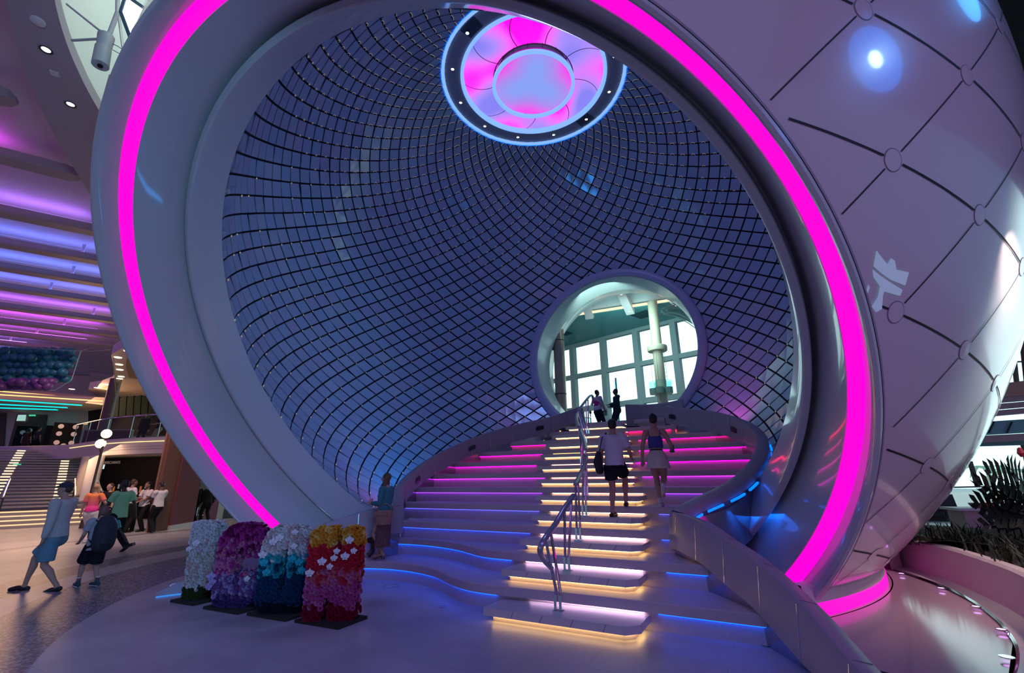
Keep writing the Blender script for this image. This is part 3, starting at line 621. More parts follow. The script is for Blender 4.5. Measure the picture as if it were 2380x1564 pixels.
# ================================================================= HANDRAILS
RAILM = mat('grey_handrail', (0.42, 0.42, 0.46), 0.25, 0.7)
def slabpost(k): L, Rr = slabLR[k-1]; return am(k) - 0.27, (L + Rr)/2 - 0.05, (2*k-1)*R1
names = ['lowest chrome handrail with a curled foot on the bottom centre step', 'second chrome handrail up the stairs, above the curled one', 'third chrome handrail up the middle of the stairs', 'fourth chrome handrail, just below the landing rail', 'topmost chrome handrail ending in a loop on the landing']
for i in range(5):
    k0, k1 = 2*i + 1, 2*i + 2; A0, A1 = slabpost(k0), slabpost(k1)
    h = thing('handrail', names[i], 'handrail', tuple(P(*A0)), group='chrome handrails up the centre of the stairs')
    RL = [[(-5.6, 2.59, 0.62), (-5.75, 2.55, 0.74), (-5.85, 2.56, 0.87), (-5.75, 2.59, 0.99), (-5.3, 2.55, 1.13), (-4.95, 2.54, 1.30), (-4.55, 2.54, 1.47)],
      [(-4.2, 2.44, 1.62), (-3.6, 2.32, 1.80), (-3.0, 2.21, 2.02), (-2.75, 2.13, 2.13)], [(-2.5, 2.05, 2.26), (-2.0, 1.85, 2.45), (-1.3, 1.53, 2.73), (-1.05, 1.43, 2.82)],
      [(-1.0, 1.38, 2.89), (-0.2, 1.03, 3.17), (0.4, 0.83, 3.4)], [(0.6, 0.78, 3.51), (1.2, 0.76, 3.81), (1.8, 0.74, 4.10), (2.05, 0.74, 4.16), (2.2, 0.72, 4.05), (2.12, 0.69, 3.88)]][i]
    RC = crv(RL, 6); q = MB(); q.tube([P(*p) for p in RC], [(0.042, 0.028)]*len(RC), 10); q.build('rail', RAILM, h)
    def railat(a): return min((p for p in RC if i or p[2] > 0.97), key=lambda p: abs(p[0] - a))
    for (k, fe) in ((k0, (-0.22, 0.12)), (k1, (-0.10, 0.20))):
        sp_ = slabpost(k); base_ = P(*sp_)
        for t, s in zip(fe, (-1, 1)):
            q = MB(); b0 = base_ + VB*(0.028*s) + Vector((0, 0, 0.10)); e_ = railat(sp_[0] + t); q.tube([b0, b0 + Vector((0, 0, 0.14)), P(e_[0], e_[1], e_[2] - 0.01)], 0.020, 8); q.build('post', CHROME, h)
        q = MB()
        for s in (-1, 1): q.box(base_ + VB*(0.034*s) + Vector((0, 0, 0.095)), (0.035, 0.05, 0.17), -AZ)
        q.box(base_ + Vector((0, 0, 0.006)), (0.13, 0.09, 0.012), -AZ); q.build('post_foot', CHROME, h, smooth=False)
# ================================================================= LEFT SIDE OF THE HALL
def ringpt(R, azd, z): a = radians(azd); return Vector((PC.x + R*sin(a), PC.y + R*cos(a), z))
CEILM = mat('ceiling_white', (0.72, 0.70, 0.70), 0.6)
m = MB(); azs = [-178 + 4*k for k in range(40)]
m.loft([[ringpt(R, a, 11.2) for a in azs] for R in (11.6, 20, 40, 75)], closed=False); struct(m.build('ceiling', CEILM, smooth=False))
fa = radians(57); m = MB(); m.loft([[ringpt(R, a, 16.5) for a in range(30, 150, 4)] for R in (11.5, 25, 45)], closed=False); struct(m.build('ceiling_dark', mat('ceiling_black', (0.01, 0.01, 0.012), 0.7), smooth=False))
FD = Vector((sin(fa), cos(fa), 0)); FN = Vector((cos(fa), -sin(fa), 0))
fins = [(-14.0, -5.2, 'magenta', (0.80, 0.05, 0.85)), (-17.0, -4.5, 'magenta', (0.75, 0.06, 0.95)), (-20.9, -3.2, 'violet', (0.40, 0.16, 1.0)), (-23.9, -3.0, 'blue', (0.14, 0.18, 1.0)), (-26.8, -3.0, 'blue', (0.12, 0.20, 1.0)), (-29.7, -3.5, 'blue', (0.13, 0.18, 1.0)), (-33.2, -4.0, 'violet', (0.45, 0.12, 1.0)), (-36.4, -5.0, 'purple', (0.62, 0.09, 1.0)), (-39.4, -6.0, 'purple', (0.66, 0.09, 0.95)), (-42.4, -9.5, 'violet', (0.45, 0.15, 1.0)), (-45.6, -9.8, 'blue', (0.22, 0.24, 1.0)), (-48.6, -9.6, 'blue', (0.22, 0.22, 1.0)), (-51.6, -9.4, 'purple', (0.6, 0.1, 0.95))]
ORD = ['nearest', 'second', 'third', 'fourth', 'fifth', 'sixth', 'seventh', 'eighth', 'ninth', 'tenth', 'eleventh', 'twelfth', 'farthest']
FINM = mat('fin_beige_grey', (0.42, 0.38, 0.38), 0.5)
for n_, (pp, en, cn, cl) in enumerate(fins):
    c0 = FN*pp; f = thing('ceiling_fin', '%s of the long ceiling fins on the left, washed with %s light' % (ORD[n_], cn), 'ceiling fin', tuple(FN*pp + FD*en + Vector((0, 0, 10.6))), group='ceiling fins on the left')
    L0 = en - 26 if n_ < 6 else en - 34; q = MB(); secs = []
    for t, k in ((0.0, 1.0), (0.9, 1.0), (0.955, 0.96), (0.985, 0.75), (1.0, 0.35)):
        al = L0 + (en - L0)*(1 - (1-t)*1.0) if t < 0.9 else en - (1-t)*7.0
        c = c0 + FD*al; w = 0.30*k; h = 0.13*k
        secs.append([c + FN*x*w + Vector((0, 0, 10.62 + y*h)) for x, y in ((-1, -0.5), (-0.8, -1), (0.8, -1), (1, -0.5), (1, 1), (-1, 1))])
    q.loft(secs); q.build('fin_body', FINM, f, ang=0.5)
    q = MB(); q.box(c0 + FD*((L0 + en)/2 - 0.8) + Vector((0, 0, 10.80)), (en - L0 - 2.0, 0.10, 0.03), -fa + pi/2); q.build('led_strip', glow('fin_led_%d' % n_, cl, 13.0), f, smooth=False)
    q = MB(); q.box(c0 + FD*((L0 + en)/2) + FN*-0.65 + Vector((0, 0, 11.19)), (en - L0, 0.02, 0.03), -fa + pi/2); q.build('track', CEILM, f, smooth=False)
    for al in (en - 2.6 - (n_ % 3)*0.8, en - 7.5 - (n_ % 2)): 
        q = MB(); q.box(c0 + FD*al + Vector((0, 0, 10.97)), (0.10, 0.06, 0.46), -fa + pi/2); q.build('hanger', CEILM, f, smooth=False)
# curved bulkhead round the sphere with two downlights
outer = [onz(x, y, 10) for x, y in ((-60, -120), (12, 0), (40, 110), (80, 220), (130, 320), (180, 405), (226, 480), (245, 512))]
inner = [ringpt(11.15, a, 10) for a in (-140, -132, -124, -117, -110, -103, -97, -92, -88)]
oc_ = crv([tuple(p) for p in outer], 5); ic_ = crv([tuple(p) for p in inner], 5)
n = min(len(oc_), len(ic_)); oc_ = [Vector(oc_[int(k*(len(oc_)-1)/(n-1))]) for k in range(n)]; ic_ = [Vector(ic_[int(k*(len(ic_)-1)/(n-1))]) for k in range(n)]
up_ = Vector((0, 0, 1))
q = MB(); q.loft([[o + up_*1.2, o, i_, i_ + up_*0.25] for o, i_ in zip(oc_, ic_)], closed=False); bh = q.build('curved_bulkhead', mat('bulkhead_grey', (0.46, 0.42, 0.47), 0.6), ang=0.5)
tag(bh, 'smooth grey curved ceiling bulkhead with small downlights sweeping down to the white ring', 'bulkhead')
for n_, (x, y) in enumerate(((107, 115), (164, 242))):
    c = onz(x, y, 10.0); t = thing('downlight', ('upper' if n_ == 0 else 'lower') + ' bright round downlight in the grey curved bulkhead', 'downlight', tuple(c))
    q = MB(); q.lathe([(0.10, -0.005), (0.11, -0.015), (0.075, -0.012), (0.07, -0.002)], c, 24); q.build('bezel', DARK, t)
    q = MB(); q.lathe([(0.072, -0.004), (0, -0.006)], c, 24); q.build('lens', glow('bulkhead_lens', (0.6, 0.9, 1.0), 7.0), t)
c = onz(88, 48, 10.0); q = MB(); q.lathe([(0.11, 0), (0.11, -0.03), (0.06, -0.05), (0, -0.05)], c, 24); tag(q.build('smoke_detector', WHITE), 'round white smoke detector on the grey curved bulkhead', 'smoke detector')
q = MB(); q.box(onz(127, 171, 9.99), (0.14, 0.14, 0.02), 0.6); tag(q.build('ceiling_access_plate', WHITE, smooth=False), 'small square plate on the grey curved bulkhead between the downlights', 'plate')
# drum wall and skylight seen through the gap
q = MB(); q.loft([[ringpt(11.55, a, z) for a in range(-150, -50, 4)] for z in (10.05, 12, 14, 17, 19)], closed=False); struct(q.build('wall_drum', mat('drum_green_white', (0.74, 0.80, 0.74), 0.6)))
lamp('skylight_lamp', 'AREA', (-5.5, 5.5, 17.6), 500, (0.88, 1.0, 0.93), (-9.5, 7.5, 11), 2.5)
sky = thing('skylight', 'blown-out white skylight pane above the left edge of the ring', 'skylight', tuple(onY(305, 40, 5.4)))
P4 = [onY(x, y, 5.4) for x, y in ((293, -10), (336, 20), (304, 90), (281, 28))]
q = MB(); q.slab(P4, 0.02, (0, 1, 0)); q.build('pane', glow('skylight_pane', (1, 1, 1), 1.6), sky, smooth=False)
q = MB()
for a, b in zip(P4, P4[1:] + P4[:1]): q.bar(a, b, 0.03, 0.05)
q.build('frame', mat('skylight_frame', (0.06, 0.16, 0.22), 0.4), sky, smooth=False)
# projector on its bracket
pj = thing('ceiling_projector', 'white cylindrical projector hanging from tube brackets left of the ring', 'projector', tuple(onY(240, 120, 5.6)))
def yy(x, y, d=5.6): return onY(x, y, d)
PJW = mat('projector_grey_white', (0.55, 0.58, 0.56), 0.4)
q = MB(); q.tube([yy(273, -12), yy(273, 30)], 0.030, 12); q.tube([yy(273, 30), yy(248, 95)], 0.034, 12); q.build('drop_pole', PJW, pj)
for a, b, d in (((156, 10), (250, 85), 5.75), ((167, 94), (236, 90), 5.75), ((270, -10), (288, 130), 5.8)):
    q = MB(); q.tube([yy(*a, d), yy(*b, 5.65)], 0.020, 10); q.build('brace_tube', PJW, pj)
q = MB(); q.tube([yy(247, 84), yy(238, 128)], [0.11, 0.085], 16); q.build('yoke', PJW, pj)
q = MB(); q.tube([yy(240, 112), yy(233, 152)], [0.105, 0.11], 20); hd = q.build('projector_head', PJW, pj)
q = MB(); q.tube([yy(233.3, 151), yy(232.7, 154.5)], 0.035, 16); q.build('lens', BLACK, hd)
q = MB(); q.tube([tuple(yy(*p)) for p in ((262, 102), (275, 108), (288, 118), (280, 126), (262, 116))], 0.006, 6); q.build('cable', DARK, pj)
sp = thing('ceiling_speaker', 'slim cream speaker bar tucked beside the upper left edge of the ring', 'speaker', tuple(yy(258, 205)))
q = MB(); q.bar(yy(266, 178, 6.3), yy(254, 222, 6.3), 0.09, 0.12); q.build('speaker_body', CREAM, sp, smooth=False); q = MB(); q.bar(yy(252, 218, 6.3), yy(248, 232, 6.3), 0.05, 0.06); q.build('speaker_bracket', STEEL, sp, smooth=False)
# ---------------- far end: decks
WARMW = mat('warm_wall', (0.60, 0.50, 0.40), 0.6); FASC = mat('balcony_fascia', (0.60, 0.55, 0.58), 0.5)
m = MB(); m.box((-38, 40, 5.5), (40, 0.4, 12), radians(38)); struct(m.build('wall_back', WARMW, smooth=False))
m = MB(); m.box((-60, 15, 5.5), (0.4, 60, 12)); struct(m.build('wall_left', WARMW, smooth=False))
# upper deck slab with its curved balcony front
front = [(-60, 1041, 27.5), (0, 1042, 27.5), (90, 1043, 27.3), (150, 1045, 26.8), (172, 1047, 26.2), (200, 1050, 25.0), (235, 1050, 24.0), (280, 1047, 23.3), (330, 1043, 22.8), (390, 1037, 22.5), (450, 1030, 22.4)]
fp = [Vector(p) for p in crv([tuple(onY(x, y, d).xy) for x, y, d in front], 4)]
udk = thing('upper_deck_balcony', 'curved lilac-white balcony front of the upper deck above the dark shop', 'balcony', (fp[20].x, fp[20].y, 3.1))
q = MB(); q.loft([[Vector((p.x, p.y, z)) + Vector((dx*0.5, dx, 0))*0 + Vector((0, dx, 0)) for z, dx in ((3.05, 0.35), (3.08, 0.05), (3.25, 0.0), (3.55, -0.02), (3.62, -0.06), (3.85, -0.06), (3.88, 0.2))] for p in fp], closed=False); q.build('fascia', FASC, udk, ang=0.5)
q = MB(); q.add([Vector((p.x, p.y + 0.1, 3.06)) for p in fp] + [Vector((p.x - 9, p.y + 16, 3.06)) for p in fp] + [Vector((p.x, p.y + 0.1, 3.60)) for p in fp] + [Vector((p.x - 9, p.y + 16, 3.60)) for p in fp], [(i, i+1, len(fp)+i+1, len(fp)+i) for i in range(len(fp)-1)] + [(2*len(fp)+i, 2*len(fp)+i+1, 3*len(fp)+i+1, 3*len(fp)+i) for i in range(len(fp)-1)]); q.build('deck_slab', WARMW, udk, smooth=False)
fr = fp[14:]
q = MB(); q.loft([[Vector((p.x, p.y - 0.035, 3.63)), Vector((p.x, p.y - 0.085, 3.635)), Vector((p.x, p.y - 0.085, 3.66)), Vector((p.x, p.y - 0.035, 3.66))] for p in fr]); q.build('warm_light_line', glow('fascia_warm', (1.0, 0.62, 0.25), 2.0), udk)
for z in (3.30, 3.42):
    q = MB(); q.tube([Vector((p.x, p.y - 0.012, z)) for p in fr], 0.008, 5); q.build('groove_line', mat('groove', (0.25, 0.22, 0.25), 0.5), udk)
q = MB(); q.loft([[Vector((p.x, p.y, 3.88)), Vector((p.x, p.y, 4.92))] for p in fr], closed=False); q.build('glass_balustrade', glass('balustrade_glass', (0.80, 0.92, 0.92), 0.10), udk)
q = MB(); q.tube([Vector((p.x, p.y, 4.95)) for p in fr], 0.03, 8); q.build('top_rail', CHROME, udk)
for i in range(0, len(fr), 5): q = MB(); q.tube([Vector((fr[i].x, fr[i].y + 0.03, 3.88)), Vector((fr[i].x, fr[i].y + 0.03, 4.93))], 0.018, 6); q.build('rail_post', CHROME, udk)
# soffit over the upper deck with teal strips and warm cove
so = thing('upper_soffit', 'cream soffit over the upper deck with three turquoise light strips', 'soffit', tuple(onz(100, 940, 6.7)))
SFP = [onz(x, y, 6.7) for x, y in ((-80, 925), (60, 930), (140, 934), (240, 938), (232, 952), (150, 962), (-80, 966))]
q = MB(); q.slab(SFP, 0.4, (0, 0, 1)); q.build('soffit_panel', CREAM, so, smooth=False)
for (a, b) in (((-60, 926), (190, 942)), ((-60, 937), (156, 947.5)), ((-60, 946), (132, 952.5))):
    q = MB(); A_, B_ = onz(*a, 6.68), onz(*b, 6.68); q.bar(A_, B_, 0.34, 0.03); q.build('turquoise_strip', glow('turquoise_led', (0.0, 0.75, 0.72), 1.3), so, smooth=False)
q = MB(); A_, B_ = onz(-60, 905, 7.4), onz(242, 932, 7.1); q.bar(A_, B_, 0.5, 0.45); cv = q.build('cove_beam', mat('cove_beige', (0.55, 0.42, 0.30), 0.5), so, smooth=False)
for dz, zz in ((0, 1), (0.30, 0)): q = MB(); q.bar(onz(-60, 907 + 10*dz*3, 7.3 - dz) + Vector((0.3, -0.4, 0)), onz(240, 931 + dz*12, 7.0 - dz) + Vector((0.3, -0.4, 0)), 0.06, 0.06); q.build('warm_cove_light', glow('cove_warm', (1.0, 0.55, 0.18), 1.8), so, smooth=False)
# white scalloped soffit with downlights
ws = thing('scalloped_soffit', 'cream soffit with a scalloped edge and small downlights beside the ring', 'soffit', tuple(onz(300, 870, 7.6)))
SC_ = [(258, 826), (262, 822), (306, 796), (420, 960), (330, 945), (243, 938), (205, 905), (232, 902), (258, 893), (266, 878), (264, 850)]
q = MB(); q.slab([onz(x, y, 7.6) for x, y in SC_], 0.5, (0, 0, 1)); q.build('soffit_panel', CREAM, ws, smooth=False)
for x, y in ((297, 815.5), (274, 830.5), (277, 847), (278.5, 859), (281.5, 875), (278, 880), (247.5, 893.5), (225.5, 901), (167, 904)):
    c = onz(x, y, 7.59); q = MB(); q.lathe([(0.16, 0.0), (0.15, -0.02), (0.11, -0.02), (0.0, -0.012)], c, 16); q.build('downlight', glow('warm_downlight', (1.0, 0.82, 0.6), 2.6), ws)
q = MB(); q.slab([onz(x, y, 7.55) for x, y in ((297, 820), (318, 838), (340, 885), (300, 878), (292, 850))], 0.05, (0, 0, 1)); q.build('recess_panel', mat('recess_brown', (0.30, 0.22, 0.15), 0.6), ws, smooth=False)
# back wall of the upper deck with openings
uw = thing('upper_deck_wall', 'cream upper deck wall with dark doorways behind the far stairs', 'wall', tuple(onY(90, 1035, 33)))
def quadY(pts, d): return [onY(x, y, d) for x, y in pts]
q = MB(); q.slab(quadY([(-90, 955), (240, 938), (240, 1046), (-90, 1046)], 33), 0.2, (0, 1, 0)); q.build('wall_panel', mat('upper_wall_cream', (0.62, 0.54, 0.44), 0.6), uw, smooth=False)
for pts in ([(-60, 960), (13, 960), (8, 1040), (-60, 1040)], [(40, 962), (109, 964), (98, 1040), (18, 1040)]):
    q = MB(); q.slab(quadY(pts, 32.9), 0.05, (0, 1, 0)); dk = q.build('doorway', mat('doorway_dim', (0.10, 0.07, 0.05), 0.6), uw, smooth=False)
q = MB(); q.slab(quadY([(42, 964), (60, 964), (58, 978), (38, 978)], 32.8), 0.03, (0, 1, 0)); q.build('window_glimpse', glow('glimpse', (0.5, 0.85, 0.8), 0.7), uw, smooth=False)
for pts in ([(67, 963.5), (82, 963.5), (82, 967), (67, 967)],): q = MB(); q.slab(quadY(pts, 32.7), 0.03, (0, 1, 0)); q.build('exit_sign', glow('exit_green', (0.1, 0.8, 0.5), 0.7), uw, smooth=False)
q = MB(); q.slab(quadY([(31, 1077), (48, 1077), (47, 1081.5), (30, 1081.5)], 29), 0.05, (0, 1, 0)); tag(q.build('exit_sign', glow('exit_green', (0.1, 0.8, 0.5), 0.7), smooth=False), 'small green glowing exit sign under the upper deck at far left', 'sign')
# dominoes
def domino(nm, label, cx, cy, d, w, h, rz, pips, z0=3.62):
    o = onY(cx, cy, d); o.z = z0; t = thing('giant_domino', label, 'sculpture', tuple(o), rz)
    q = MB(); q.box((0, 0, h/2), (w, 0.45, h)); q.build('domino_body', mat('domino_black', (0.006, 0.006, 0.007), 0.5, spec=0.12), t, smooth=False, world=False)
    for x, z in pips: q = MB(); q.lathe([(0.14, 0.0), (0.14, 0.012), (0, 0.014)], (x*w/2, -0.225, z*h), 18, (0, -1, 0)); q.build('pip', WHITE, t, world=False)
    return t
domino('a', 'giant black domino with white pips at the top of the far stairs', 146, 1041, 29.5, 1.36, 1.80, 0.72, [(-0.5, .87), (0.5, .87), (-0.5, .62), (0.5, .62), (-0.5, .32), (0.5, .32), (0, .22), (-0.5, .10), (0.5, .10)])
domino('b', 'plain dark domino leaning behind the dotted domino on the upper deck', 117, 1041, 30.5, 0.9, 1.75, 0.7, [])
domino('c', 'second dotted domino standing in the dim upper doorway', 50, 1041, 32.2, 1.0, 1.95, 0.75, [(0.3, .86), (0.3, .70), (0.3, .52), (-0.3, .78)])
# upper lounge: screens, column, sofas
q = MB()
sc = thing('ribbed_screen', 'dark green ribbed screens at the back of the upper lounge', 'screen', tuple(onY(315, 960, 30)))
for i in range(7):
    x = 262 + i*17; q = MB(); q.slab(quadY([(x, 926 + i*-1.2), (x + 15, 922 - i*1.2), (x + 12, 968), (x - 3, 970)], 30), 0.3, (0.2, 1, 0)); q.build('screen_panel', mat('screen_green', (0.004, 0.03, 0.014), 0.5, spec=0.15), sc, smooth=False)
q = MB(); q.slab(quadY([(205, 955), (420, 925), (420, 1012), (205, 1012)], 31.5), 0.1, (0, 1, 0)); q.build('back_panel', mat('lounge_dark', (0.016, 0.012, 0.012), 0.6, spec=0.1), sc, smooth=False)
q = MB(); A_, B_ = onY(240, 1000, 26.5), onY(263, 886, 26.5); A_.z = 3.6; q.tube([A_, Vector((A_.x, A_.y, 7.6))], 0.28, 18); tag(q.build('brown_column', mat('column_brown', (0.16, 0.10, 0.085), 0.45)), 'round dark brown column rising through the upper lounge', 'column')
def sofa(x, w, label):
    o = onY(x, 1006, 26.2); o.z = 3.61; t = thing('lounge_sofa', label, 'sofa', tuple(o), radians(6)); LM = mat('sofa_dark_brown', (0.05, 0.03, 0.028), 0.5)
    q = MB(); q.box((0, 0, 0.25), (w, 0.8, 0.3)); q.build('seat', LM, t, smooth=False, world=False); q = MB(); q.box((0, -0.36, 0.55), (w, 0.16, 0.75)); q.build('backrest', LM, t, smooth=False, world=False)
    for s in (-1, 1): q = MB(); q.box((s*(w/2 - 0.08), 0, 0.4), (0.16, 0.8, 0.4)); q.build('armrest', LM, t, smooth=False, world=False)
    q = MB(); q.box((0, -0.36, 0.94), (w, 0.2, 0.05)); q.build('pale_back_edge', mat('sofa_edge', (0.3, 0.25, 0.25), 0.5), t, smooth=False, world=False)
sofa(238, 1.25, 'dark brown lounge sofa behind the balcony glass, left of the other'); sofa(292, 1.2, 'dark brown lounge sofa behind the balcony glass, nearer the standing people')
# ---------------- far stairs
SA = Vector(onY(62, 1180, 21.6).xy).to_3d(); SB = Vector(onY(97, 1040, 27.6).xy).to_3d(); sd = (SB - SA).normalized(); sv = Vector((sd.y, -sd.x, 0)); NS = 20
fs = thing('grand_stairs', 'brightly lit open stairs climbing to the upper deck at the far left', 'stairs', tuple(SA))
TREAD = mat('stair_tread_grey', (0.42, 0.38, 0.36), 0.45); CHIP = glow('stair_chip_warm', (1.0, 0.80, 0.55), 1.1)
for i in range(NS):
    f = (i + 0.5)/NS; c = SA + (SB - SA)*f; z = 0.62 + (3.55 - 0.62)*(i + 1)/NS; w = 2.25 - 0.3*f
    q = MB(); q.bar(c - sv*w + Vector((0, 0, z)), c + sv*w + Vector((0, 0, z)), 0.34, 0.07); t = q.build('tread', TREAD, fs, smooth=False)
    for x in ((-0.55, 0.42) if i % 1 == 0 else ()):
        q = MB(); e = c + sv*(w*x + 0.3*f) - sd*0.175 + Vector((0, 0, z)); q.bar(e - sv*0.17, e + sv*0.17, 0.02, 0.075); q.build('tread_light', CHIP, t, smooth=False)
for s in (-1, 1):
    A0, B0 = SA + sv*2.3*s + Vector((0, 0, 0.62)), SB + sv*2.0*s + Vector((0, 0, 3.55))
    q = MB(); q.bar(A0 + Vector((0, 0, -0.12)), B0 + Vector((0, 0, -0.12)), 0.06, 0.24); q.build('stringer', TREAD, fs, smooth=False)
    q = MB(); q.slab([A0, B0, B0 + Vector((0, 0, 1.0)), A0 + Vector((0, 0, 1.0))], 0.02, sv); q.build('glass_side', glass('stair_glass', (0.85, 0.92, 0.92), 0.08), fs, smooth=False)
    q = MB(); q.tube([A0 + Vector((0, 0, 0.75)) - sd*1.6, A0 + Vector((0, 0, 1.0)), B0 + Vector((0, 0, 1.02)), B0 + sd*0.8 + Vector((0, 0, 1.02))], 0.045, 8); q.build('handrail', CHROME, fs)
for s in (-0.35, 0.62):
    A0, B0 = SA + sv*2.3*s + Vector((0, 0, 0.62)), SB + sv*2.0*s + Vector((0, 0, 3.55))
    q = MB(); q.tube([A0 - sd*1.3 + Vector((0, 0, 0.6)), A0 + Vector((0, 0, 0.98)), A0 + (B0-A0)*0.12 + Vector((0, 0, 0.98))], 0.035, 8); q.build('newel_rail', CHROME, fs)
    q = MB(); q.tube([A0 + Vector((0, 0, -0.3)), A0 + Vector((0, 0, 0.97))], 0.03, 8); q.build('newel_post', DARK, fs)
for i in range(4):
    z0, z1 = 0.155*i, 0.155*(i+1); d0 = -1.75 + 0.42*i
    q = MB(); c = SA + sd*(d0 + 1.0); q.bar(c - sv*4.2 + Vector((0, 0, (z0+z1)/2 - 0.0)), c + sv*(2.75 - 0.0) + Vector((0, 0, (z0+z1)/2)), 2.0, 0.155); t = q.build('plinth_step', TREAD, fs, smooth=False)
    q = MB(); c = SA + sd*(d0 - 0.015); q.bar(c - sv*4.2 + Vector((0, 0, z1 - 0.03)), c + sv*2.75 + Vector((0, 0, z1 - 0.03)), 0.02, 0.05); q.build('step_light', glow('plinth_warm', (1.0, 0.66, 0.34), 1.15), t, smooth=False)
# ---------------- shop level
def col(x, d, r, mt, label, z1=3.05): o = onY(x, 1120, d); q = MB(); q.tube([(o.x, o.y, 0), (o.x, o.y, z1)], r, 20); return tag(q.build('round_column', mt), label, 'column')
col(190, 24.2, 0.24, CREAM, 'slimmer cream round column left of the shop, under the balcony'); col(212, 23.6, 0.30, WHITE, 'wider pale round column nearest the dark shop front')
q = MB(); o = onY(203, 1110, 24.6); q.box((o.x, o.y, 1.5), (0.10, 0.06, 2.9)); tag(q.build('light_column', glow('column_warm', (1.0, 0.70, 0.35), 1.4), smooth=False), 'vertical warm light strip between the two pale columns', 'light')
shp = thing('shop_front', 'black shop front with dim bottle shelves and a small sign under the balcony', 'shop', tuple(onY(300, 1215, 26).xy.to_3d()))
q = MB(); o0, o1 = onY(214, 1100, 26), onY(400, 1100, 24.6); q.bar((o0.x, o0.y, 1.5), (o1.x, o1.y, 1.5), 0.3, 3.06); q.build('dark_wall', mat('shop_black', (0.008, 0.006, 0.008), 0.6, spec=0.1), shp, smooth=False)
for i in range(9):
    f = 0.30 + 0.055*i; p = o0.lerp(o1, f) ; q = MB(); q.box((p.x + 0.05, p.y - 0.2, 1.25 + (i % 3)*0.16), (0.04 + (i % 2)*0.03, 0.05, 0.22 + 0.1*(i % 2))); q.build('display_item', glow('shop_item_%d' % (i % 3), ((0.9, 0.85, 0.75), (0.8, 0.25, 0.05), (0.5, 0.55, 0.6))[i % 3], 0.35), shp, smooth=False)
def text(name, body, loc, size, rot, mt, parent=None, ext=0.01):
    c = bpy.data.curves.new(name, 'FONT'); c.body = body; c.size = size; c.extrude = ext; c.align_x = 'CENTER'
    t = bpy.data.objects.new(name + '_tmp', c); COL.objects.link(t); dg_ = bpy.context.evaluated_depsgraph_get(); dg_.update(); me = bpy.data.meshes.new_from_object(t.evaluated_get(dg_)); bpy.data.objects.remove(t)
    me.materials.clear(); me.materials.append(mt); o = bpy.data.objects.new(name, me); COL.objects.link(o); o.location = Vector(loc) - (parent.location if parent else Vector()); o.rotation_euler = rot
    if parent: o.parent = parent
    return o
pt = o0.lerp(o1, 0.20); text('shop_sign', 'PORT MERCHANTS', (pt.x + 0.1, pt.y - 0.24, onY(252, 1078, pt.y - 0.24).z), 0.20, (pi/2, 0, math.atan2(o1.y - o0.y, o1.x - o0.x)), mat('sign_grey', (0.45, 0.42, 0.4), 0.5, emit=(0.5, 0.45, 0.42), estr=0.12), shp)
q = MB(); o = onY(236, 1100, 24.5); q.box((o.x, o.y, 2.55), (0.10, 0.05, 0.22)); tag(q.build('exit_sign', glow('sign_white', (0.6, 0.9, 0.95), 1.0), smooth=False), 'tiny white lit sign at the left end of the shop front', 'sign')
# lamp post
lpst = thing('lamp_post', 'dark street lamp with two glowing globes in front of the balcony', 'lamp', tuple(onY(218, 1120, 20).xy.to_3d()))
b0 = lpst.location; q = MB(); q.tube([b0, b0 + Vector((0, 0, 0.3)), b0 + Vector((0, 0, 0.35)), b0 + Vector((0, 0, 3.35))], [0.12, 0.10, 0.055, 0.045], 12); q.build('post', mat('lamp_bronze', (0.10, 0.075, 0.06), 0.35, 0.6), lpst)
def globe(px, py): 
    c = onY(px, py, 20); q = MB(); q.ell(c, 0.19, 20, 14); g = q.build('globe', glow('globe_warm', (1.0, 0.86, 0.62), 1.6), lpst); q = MB(); q.tube([Vector((b0.x, b0.y, c.z - 0.35)), Vector(((b0.x+c.x)/2, (b0.y+c.y)/2, c.z - 0.32)), c - Vector((0, 0, 0.19))], 0.022, 8); q.build('arm', mat('lamp_bronze', (0.10, 0.075, 0.06)), lpst)
globe(247.5, 1008); globe(234, 1031)
# wood clad wall and slatted pillar beside the ring
WOOD = mat('dark_walnut', (0.15, 0.045, 0.055), 0.8, spec=0.12, var=0.25, vscale=14)
ww = thing('walnut_wall', 'dark walnut panelled wall with switch plates beside the doorway', 'wall', tuple(onz(410, 1228, 0)))
w0, w1 = onz(385, 1232, 0), onz(440, 1222, 0)
q = MB(); q.bar((w0.x, w0.y, 2.2), (w1.x, w1.y, 2.2), 0.25, 4.4); q.build('wood_panel', WOOD, ww, smooth=False)
q = MB(); q.bar((w0.x, w0.y - 0.02, 0.08), (w1.x, w1.y - 0.02, 0.08), 0.28, 0.16); q.build('skirting', mat('skirting_beige', (0.4, 0.33, 0.33), 0.5), ww, smooth=False)
for x, y, s, mt in ((390.5, 1115, 0.10, WHITE), (437.5, 1116, 0.10, WHITE), (432, 1147, 0.07, mat('red_white_plate', (0.75, 0.45, 0.45), 0.5)), (394, 1096, 0.07, mat('alarm_red', (0.35, 0.01, 0.01), 0.4)), (420, 1207, 0.11, WHITE)):
    f = (x - 385)/55; p = w0.lerp(w1, max(0, min(1, f))); c = onY(x, y, p.y - 0.14); q = MB(); q.box(c, (s, 0.03, s*1.1)); q.build('switch_plate', mt, ww, smooth=False)
sl = thing('slatted_pillar', 'tall pillar of vertical walnut slats left of the panelled wall', 'pillar', tuple(onz(360, 1232, 0)))
s0, s1 = onz(345, 1237, 0), onz(383, 1232, 0)
q = MB(); q.bar((s0.x, s0.y, 2.2), (s1.x, s1.y, 2.2), 0.2, 4.4); q.build('pillar_core', mat('walnut_mid', (0.16, 0.075, 0.06), 0.8, spec=0.1), sl, smooth=False)
